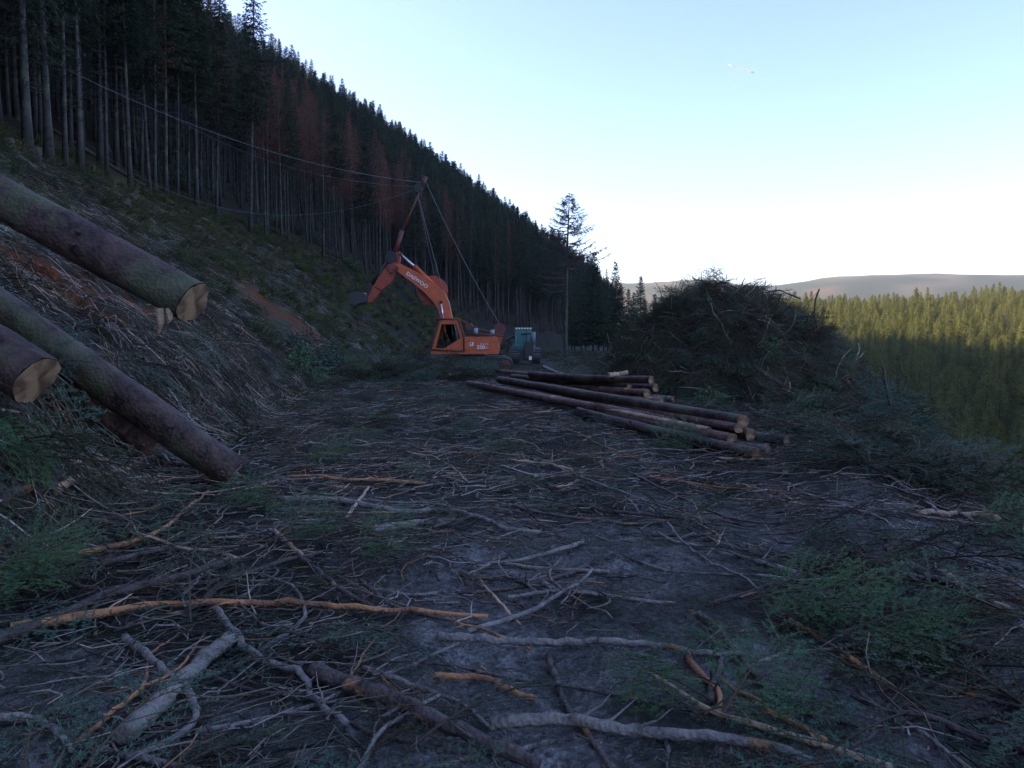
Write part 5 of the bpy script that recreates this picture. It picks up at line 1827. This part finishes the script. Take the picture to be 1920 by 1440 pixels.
disc('pivot_pin', e2(827, 567, -.3), 0.09, -0.44, 0.44, M_BLK, boom, 16)
arm = prism('arm', eo([(737, 478), (750, 472), (751, 486), (747, 503), (733, 531), (714, 546), (700, 566), (690, 569), (688, 563), (697, 546), (707, 526), (727, 497)]), -0.20, 0.20, M_ORD, exo, 0.03)
disc('pivot_pin', e2(744, 503, -.3), 0.12, -0.32, 0.32, M_RUST, arm, 16)
disc('pivot_pin', e2(750, 476, -.3), 0.10, -0.26, 0.26, M_RUST, arm, 16)
rod('arm_band', [e3(703, 538, -0.21), e3(715, 545, -0.21)], 0.03, M_BLK, arm)
rod('hydraulic_hose', [e3(731, 480, -.22), e3(724, 497, -.24), e3(733, 512, -.24), e3(742, 505, -.22)], 0.03, M_BLK, arm)
rod('bucket_cylinder', [e3(727, 492, 0), e3(694, 537, 0)], 0.11, M_BLK, arm)
prism('bucket_link', eo([(690, 532), (698, 530), (700, 547), (692, 560), (688, 556)]), -0.14, 0.14, M_BLK, arm, 0.02)
bk = prism('bucket', eo([(692, 566), (692, 556), (684, 549), (668, 547), (658, 552), (656, 560), (664, 574), (668, 575), (674, 570), (684, 568)]), -0.55, 0.55, M_STEEL, exo, 0.03)
for k in range(5):
    y_ = -0.5 + 0.25 * k
    prism('bucket_tooth', eo([(663, 571), (669, 574), (662, 580)], 0), y_ - 0.05, y_ + 0.05, M_STEEL, bk, 0.005)
# the mast
mast = rod('mast', [e3(738, 480, 0), e3(754, 432, 0)], 0.15, M_RED, exo, 8, 0.12)
prism('mast_foot', eo([(729, 471), (744, 474), (747, 490), (731, 496), (724, 486)]), -0.28, 0.28, M_BLK, mast, 0.02)
rod('mast_upper_tube', [e3(753, 436, 0), e3(792, 348, 0)], 0.07, M_RUST, mast, 8, 0.06)
rod('mast_head', [e3(790, 352, 0), e3(799, 331, 0)], 0.12, M_RED, mast, 8, 0.10)
disc('sheave', e2(785, 353, 0), 0.26, -0.14, -0.04, M_BLK, mast, 18)
disc('sheave', e2(783, 362, 0), 0.20, 0.06, 0.14, M_BLK, mast, 18)

# cables: skylines up the hill and guys down to the machine
M_CAB = mat_paint('wire_rope', (0.20, 0.225, 0.25), 0.5, 0.2)


def cable(a, b, sag, label, n=40, r=0.014):
    a, b = np.asarray(a, float), np.asarray(b, float)
    u = np.linspace(0, 1, n)
    P = a + (b - a) * u[:, None]
    P[:, 2] -= sag * 4 * u * (1 - u)
    mid = P.mean(0)
    V, Qd, Td = tubes((P - mid)[None], np.full((1, n), r), 5)
    o = link('steel_cable', new_mesh('steel_cable', V, Qd, Td, None, M_CAB, True))
    o.location = mid
    return tag(o, label, 'cable', 'cables of the mast')


ORG = np.array([EX0, EY, EZ0])
top_ = e3(793, 342, 0) + ORG
cable(top_, at_y(125, 130, 36), 0.9, 'steel cable running straight from the mast head up into the plantation')
cable(e3(785, 352, -0.09) + ORG, ground_hit(75, 225) + np.array([0, 0, 1.2]), 4.0, 'sagging steel cable hanging from the mast sheave across the tree trunks', r=0.012)
cable(e3(790, 350, 0.1) + ORG, at_y(300, 205, 52), 1.2, 'thin second cable below the straight one to the plantation', r=0.009)
cable(e3(784, 366, 0.1) + ORG, e3(848, 600, 0.3) + ORG, 0.25, 'guy cable from the mast down behind the excavator cab')
cable(e3(783, 364, 0.0) + ORG, e3(818, 531, 0.5) + ORG, 0.1, 'inner guy cable from the mast to the boom drum', r=0.009)
cable(e3(797, 338, 0.1) + ORG, e3(937, 608, 0.2) + ORG, 0.3, 'outer guy cable from the mast head to the red winch drum')

# green forest machine behind, seen from its end
GY = 57.0
gp = at_y(987, 683, GY)
GZ = gp[2]
grn = empty('forest_harvester', (gp[0], GY, GZ))
tag(grn, 'teal forestry harvester with banded wheels parked behind the excavator', 'harvester')


def g2(px, py, dy=0.0):
    p = at_y(px, py, GY + dy)
    return (p[0] - gp[0], p[2] - GZ)


def g3(px, py, dy=0.0):
    a = g2(px, py, dy)
    return np.array([a[0], dy, a[1]])


def gbox(name, a, b, c, d, y0, y1, mat, par=grn, bev=0.03):
    p, q = g2(a, d, y0), g2(b, c, y0)
    return boxp(name, (p[0], y0, p[1]), (q[0], y1, q[1]), mat, par, bev)


for a, b in ((958, 975), (995, 1015)):
    for y0 in (-1.1, 1.6):
        x0, x1 = g2(a, 0, y0)[0], g2(b, 0, y0)[0]
        bm = bmesh.new()
        m = Matrix.Translation(((x0 + x1) / 2, y0 + 0.62, 0.62)) @ Matrix.Rotation(math.pi / 2, 4, 'Y')
        bmesh.ops.create_cone(bm, cap_ends=True, segments=24, radius1=0.58, radius2=0.58, depth=(x1 - x0) * 0.94, matrix=m)
        wl = bm_obj('wheel', bm, M_BLK, grn, 0.05)
        bm = bmesh.new()
        for k in range(20):
            an = 2 * math.pi * k / 20
            bmesh.ops.create_cube(bm, size=1, matrix=Matrix.Translation(((x0 + x1) / 2, y0 + 0.62 + 0.61 * math.cos(an), 0.62 + 0.61 * math.sin(an))) @ Matrix.Rotation(an, 4, 'X') @ Matrix.Diagonal((x1 - x0, 0.06, 0.11, 1)))
        bm_obj('track_band', bm, M_STEEL, wl)
gbox('chassis', 968, 1002, 655, 676, -1.0, 3.2, M_BLK)
gbox('nose', 970, 1000, 648, 660, -0.9, 0.2, M_GRN)
gc = gbox('cab', 966, 997, 618, 654, -0.2, 1.5, M_TEAL, grn, 0.06)
gbox('windscreen', 969, 986, 623, 645, -0.235, -0.2, M_REFL, gc, 0)
gbox('window_post', 986.5, 988, 621, 648, -0.24, -0.2, M_BLK, gc, 0.005)
rf = gbox('roof', 964, 998, 613.5, 618.5, -0.35, 1.6, M_GRN, gc, 0.03)
for k in range(6):
    px = 967 + k * 5.2
    gbox('roof_lamp', px, px + 3.2, 614.6, 617.2, -0.39, -0.345, M_LAMP, rf, 0.004)
cr = rod('crane_pillar', [g3(998, 676, -0.9), g3(999, 640, -0.9)], 0.20, M_BLK, grn)
rod('crane_arm', [g3(999, 645, -0.95), g3(1000, 622, -0.95)], 0.19, M_GREYP, cr)
rod('crane_stick', [g3(1001, 624, -0.9), g3(978, 627, -0.7)], 0.06, M_BLK, cr)
gbox('harvester_head', 984, 998, 640, 672, -1.3, -0.8, M_BLK, grn, 0.08)
gbox('head_lamp', 992, 997, 668, 675, -1.36, -1.3, M_LAMP, grn, 0.01)
rod('crane_boom', [g3(948, 640, 0.4), g3(962, 631, 0.4), g3(970, 640, 0.2)], 0.10, M_BLK, grn)
rod('hydraulic_hose', [g3(950, 660, 0.2), g3(956, 640, 0.2), g3(964, 652, 0.1)], 0.05, M_BLK, grn)
gbox('tank', 960.5, 965.5, 645, 653, -0.5, 0.1, M_GRN, grn, 0.03)


# ------------------------------------------------------------------ brash before the excavator, grass and shrubs on the bank
xs = rng.uniform(-10.5, 3.2, 1500)
ys = rng.uniform(29, 41.5, 1500)
w = np.exp(-((ys - 36 - 0.25 * xs) / 3.0) ** 2) * (scar(xs, ys) < 0.35)
ok = (rng.random(1500) < w) & ~((xs > -0.4) & (ys > 31))
xs, ys = xs[ok], ys[ok]
n = len(xs)
o = scatter_boughs('brash_bank', xs, ys, yaw_dirs(xs, ys, 1.4), rng.uniform(0.8, 1.6, n), rng.uniform(0.0, 0.65, n) * np.exp(-((xs + 5.0) / 5) ** 2), rng.integers(0, 5, n), pitch=0.35)
tag(o, 'low bank of green and brown brash in front of the excavator', 'brash', kind='stuff')
xs = rng.uniform(-6, 14, 900)
ys = rng.uniform(40, 95, 900)
ok = (xs > foot(ys)) & (xs < lip(ys) + 1) & ~((np.abs(xs - EX0) < 3.2) & (np.abs(ys - EY) < 2.2)) & ~((np.abs(xs - gp[0]) < 2.2) & (ys > 47) & (ys < 61))
xs, ys = xs[ok], ys[ok]
n = len(xs)
o = scatter_boughs('far_brash', xs, ys, yaw_dirs(xs, ys, 1.4), rng.uniform(0.9, 2.0, n), rng.uniform(0, 0.3, n), rng.integers(0, 5, n), pitch=0.3)
tag(o, 'green and brown brash covering the far end of the platform', 'brash', kind='stuff')


def tuft(seed, col, h=0.55, nb=46):
    R = np.random.default_rng(seed)
    a = R.uniform(0, 6.28, nb)
    l = h * R.uniform(0.6, 1.2, nb)
    lean = R.uniform(0.2, 0.9, nb)
    u = np.linspace(0, 1, 4)
    d = np.stack([np.cos(a), np.sin(a)], 1)
    base = R.normal(0, 0.09, (nb, 2))
    PX = base[:, :1] + (d[:, :1] * 0.6 + 0.55) * lean[:, None] * l[:, None] * u ** 1.4
    PY = base[:, 1:] + d[:, 1:] * 0.6 * lean[:, None] * l[:, None] * u ** 1.4
    PZ = l[:, None] * (u - 0.75 * lean[:, None] * u ** 2.4)
    V, Qd, _ = tubes(np.stack([PX, PY, PZ], -1), np.broadcast_to(np.array([0.010, 0.009, 0.006, 0.002]), (nb, 4)), 3, False)
    return new_mesh('tuft', V, Qd, None, tube_cols(np.array(col)[None] * R.uniform(0.7, 1.3, (nb, 1)), nb, 4, 3, False), M_NEEDLE)


TUFT = [tuft(1, (0.085, 0.10, 0.04)), tuft(2, (0.15, 0.135, 0.075)), tuft(3, (0.06, 0.085, 0.035), 0.45), tuft(4, (0.13, 0.09, 0.055), 0.5)]
xs = rng.uniform(-28, 6, 14000)
ys = 12 + 108 * rng.random(14000)
sb = foot(ys) - xs
ok = (sb > 0.6) & (ys > 24) & (scar(xs, ys) < 0.3) & (xs > forest_edge(ys) - 2.5) & (rng.random(14000) < 0.62 * np.clip(0.10 + 0.9 * sstep(30, 42, ys) + 0.55 * sstep(3, 0, xs - forest_edge(ys)), 0, 1) * (0.3 + sstep(0.4, 0.6, fbm(xs * 0.4, ys * 0.25, 3, 221))))
xs, ys = xs[ok], ys[ok]
n = len(xs)
rot = frames(normal_at(xs, ys), np.stack([np.ones(n), rng.normal(0, 0.5, n), np.zeros(n)], 1), np.zeros(n), np.zeros(n))
o = gn_scatter('grass', np.stack([xs, ys, H(xs, ys) - 0.02], 1), rot, rng.uniform(0.7, 1.6, n), rng.choice(4, n, p=[.38, .2, .3, .12]), TUFT)
tag(o, 'coarse drooping grass tufts growing on the hillside below the plantation', 'grass', kind='stuff')
print('tufts', n)


def shrub_mesh(seed, col):
    R = np.random.default_rng(seed)
    nl = 900
    c = R.normal(0, 1, (26, 3)) * np.array([0.62, 0.5, 0.26]) + np.array([0, 0, 0.5])
    k = R.integers(0, 26, nl)
    p = c[k] + R.normal(0, 0.15, (nl, 3))
    p[:, 2] = np.abs(p[:, 2])
    d = R.normal(0, 1, (nl, 3))
    d[:, 2] = np.abs(d[:, 2]) * 0.5 - 0.1
    d /= np.linalg.norm(d, axis=1, keepdims=True)
    s_ = np.cross(d, R.normal(0, 1, (nl, 3)))
    s_ /= np.linalg.norm(s_, axis=1, keepdims=True)
    ln = R.uniform(0.08, 0.16, nl)[:, None]
    V = np.stack([p, p + d * ln * 0.5 + s_ * ln * 0.22, p + d * ln, p + d * ln * 0.5 - s_ * ln * 0.22], 1).reshape(-1, 3)
    q = np.arange(nl * 4).reshape(-1, 4)
    cc = np.repeat(np.array(col)[None] * R.uniform(0.6, 1.35, (nl, 1)), 4, 0)
    leaves = new_mesh('leaves', V, q, None, cc, M_NEEDLE)
    u = np.linspace(0, 1, 4)
    e_ = c[:, None] * u[None, :, None] * np.array([1, 1, 1])
    V, Qd, _ = tubes(e_, np.broadcast_to(np.array([.022, .016, .011, .005]), (26, 4)), 4, False)
    return leaves, new_mesh('stems', V, Qd, None, tube_cols(np.array([(0.07, 0.055, 0.045)] * 26), 26, 4, 4, False), M_TWIG)


SHR = [shrub_mesh(i, c) for i, c in enumerate(((0.045, 0.085, 0.055), (0.055, 0.10, 0.05), (0.05, 0.08, 0.065)))]
for i, (px, py, sc) in enumerate(((262, 315, 1.1), (325, 348, 1.5), (352, 362, 1.6), (392, 382, 1.3), (520, 425, 1.5), (560, 440, 1.4), (600, 462, 1.2), (660, 505, 1.3), (300, 345, 1.0), (470, 420, 1.2),
                                  (545, 700, 1.0), (590, 705, 1.2), (630, 695, 1.1))):
    p = ground_hit(px, py)
    e = empty('evergreen_shrub', p)
    low = i > 9
    tag(e, 'glossy green shrub buried in slash at the foot of the bank' if low else 'bluish green evergreen shrub growing along the plantation edge', 'shrub',
        'shrubs at the bank foot' if low else 'shrubs along the plantation edge')
    e.scale = (sc * 1.2, sc, sc)
    e.rotation_euler = (0, 0.3, i * 1.1)
    link('leaves', SHR[i % 3][0], e)
    link('stems', SHR[i % 3][1], e)

# long thin stems felled along the slope, and a dead pole leaning in the wood
for i, (a, b, ra, rb, mt, lab) in enumerate((
    ((78, 236), (330, 388), .16, .12, M_LOG, 'long dark stem lying downslope at the plantation edge'),
    ((250, 322), (420, 412), .09, .07, M_LOG, 'dark stem lying beside the long one along the plantation edge'),
    ((300, 380), (405, 418), .05, .04, M_GREY, 'thin pale pole lying on the mossy slope'),
    ((400, 430), (560, 520), .09, .06, M_LOG, 'dark felled stem along the upper bank over the soil slip'),
    ((560, 468), (700, 542), .08, .05, M_LOG, 'slim felled stem along the slope beyond the soil slip'),
    ((585, 470), (640, 492), .10, .09, M_LOG, 'short dark log on the grass by the plantation edge'))):
    A = ground_hit(*a)
    B = ground_hit(*b)
    A[2] += ra
    B[2] += rb
    P = A + (B - A) * np.linspace(0, 1, 14)[:, None]
    P[:, 2] = 0.35 * P[:, 2] + 0.65 * (H(P[:, 0], P[:, 1]) + ra)
    stick('felled_pole', P, ra, rb, mt, lab, 'stems felled along the slope', cat='log', seed=1200 + i, twigs=6)
pb = ground_hit(208, 285)
pt = at_y(135, 100, pb[1] + 1.0)
stick('dead_pole', np.stack([pb - np.array([0, 0, .1]), 0.5 * (pb + pt) + np.array([0.05, 0, 0]), pt]), .07, .03, M_GREY, 'thin dead pole leaning between the trunks at the plantation edge', None, 'pole', seed=1300, twigs=4)

# ------------------------------------------------------------------ sky: two short contrails and a bird
M_TRAIL = bpy.data.materials.new('ice_trail')
M_TRAIL.use_nodes = True
nt = M_TRAIL.node_tree
b_ = nt.nodes['Principled BSDF']
b_.inputs['Base Color'].default_value = (1, 1, 1, 1)
tr_ = nt.nodes.new('ShaderNodeBsdfTranslucent')
tr_.inputs[0].default_value = (1, 1, 1, 1)
mx_ = nt.nodes.new('ShaderNodeMixShader')
nt.links.new(b_.outputs[0], mx_.inputs[1])
nt.links.new(tr_.outputs[0], mx_.inputs[2])
nt.links.new(mx_.outputs[0], nt.nodes['Material Output'].inputs[0])
for (a, b, r_, lab) in (((1366, 121), (1413, 136), 11.0, 'short bright contrail high in the blue sky'), ((1417, 299), (1433, 303), 7.0, 'tiny faint contrail over the far hills')):
    A, B = at_y(*a, 9000), at_y(*b, 9000)
    P = A + (B - A) * np.linspace(0, 1, 12)[:, None]
    V, Qd, Td = tubes((P - A)[None], (r_ * np.linspace(0.25, 1, 12))[None], 8)
    o = link('contrail', new_mesh('contrail', V, Qd, Td, None, M_TRAIL, True))
    o.location = A
    tag(o, lab, 'contrail')
bp = at_y(1617, 304, 160)
Vb = np.array([(0, -.20, 0), (.05, 0, .03), (0, .22, 0), (-.05, 0, .03), (0, 0, -.05), (.45, .02, .10), (.30, -.10, .09), (-.45, .02, .10), (-.30, -.10, .09)]) * 0.8
Tb = [(0, 1, 4), (1, 2, 4), (2, 3, 4), (3, 0, 4), (0, 3, 1), (1, 3, 2), (1, 5, 6), (1, 6, 0), (3, 8, 7), (3, 0, 8)]
o = link('bird', new_mesh('bird', Vb, None, Tb, None, M_BLK))
o.location = bp
tag(o, 'small dark bird flying over the valley', 'bird')

# ------------------------------------------------------------------ the air
M_AIR = bpy.data.materials.new('pale_air')
M_AIR.use_nodes = True
nt = M_AIR.node_tree
nt.nodes.clear()
mo = nt.nodes.new('ShaderNodeOutputMaterial')
pv = nt.nodes.new('ShaderNodeVolumePrincipled')
pv.inputs['Color'].default_value = (0.80, 0.84, 0.95, 1)
pv.inputs['Density'].default_value = 0.00008
pv.inputs['Anisotropy'].default_value = 0.3
nt.links.new(pv.outputs[0], mo.inputs['Volume'])
lo, hi = (-7600, -650, -60), (7600, 9150, 330)
bm = bmesh.new()
bmesh.ops.create_cube(bm, size=1, matrix=Matrix.Translation([(a + b) / 2 for a, b in zip(lo, hi)]) @ Matrix.Diagonal([b - a for a, b in zip(lo, hi)] + [1]))
hz = bm_obj('haze', bm, M_AIR, None)
tag(hz, kind='stuff')
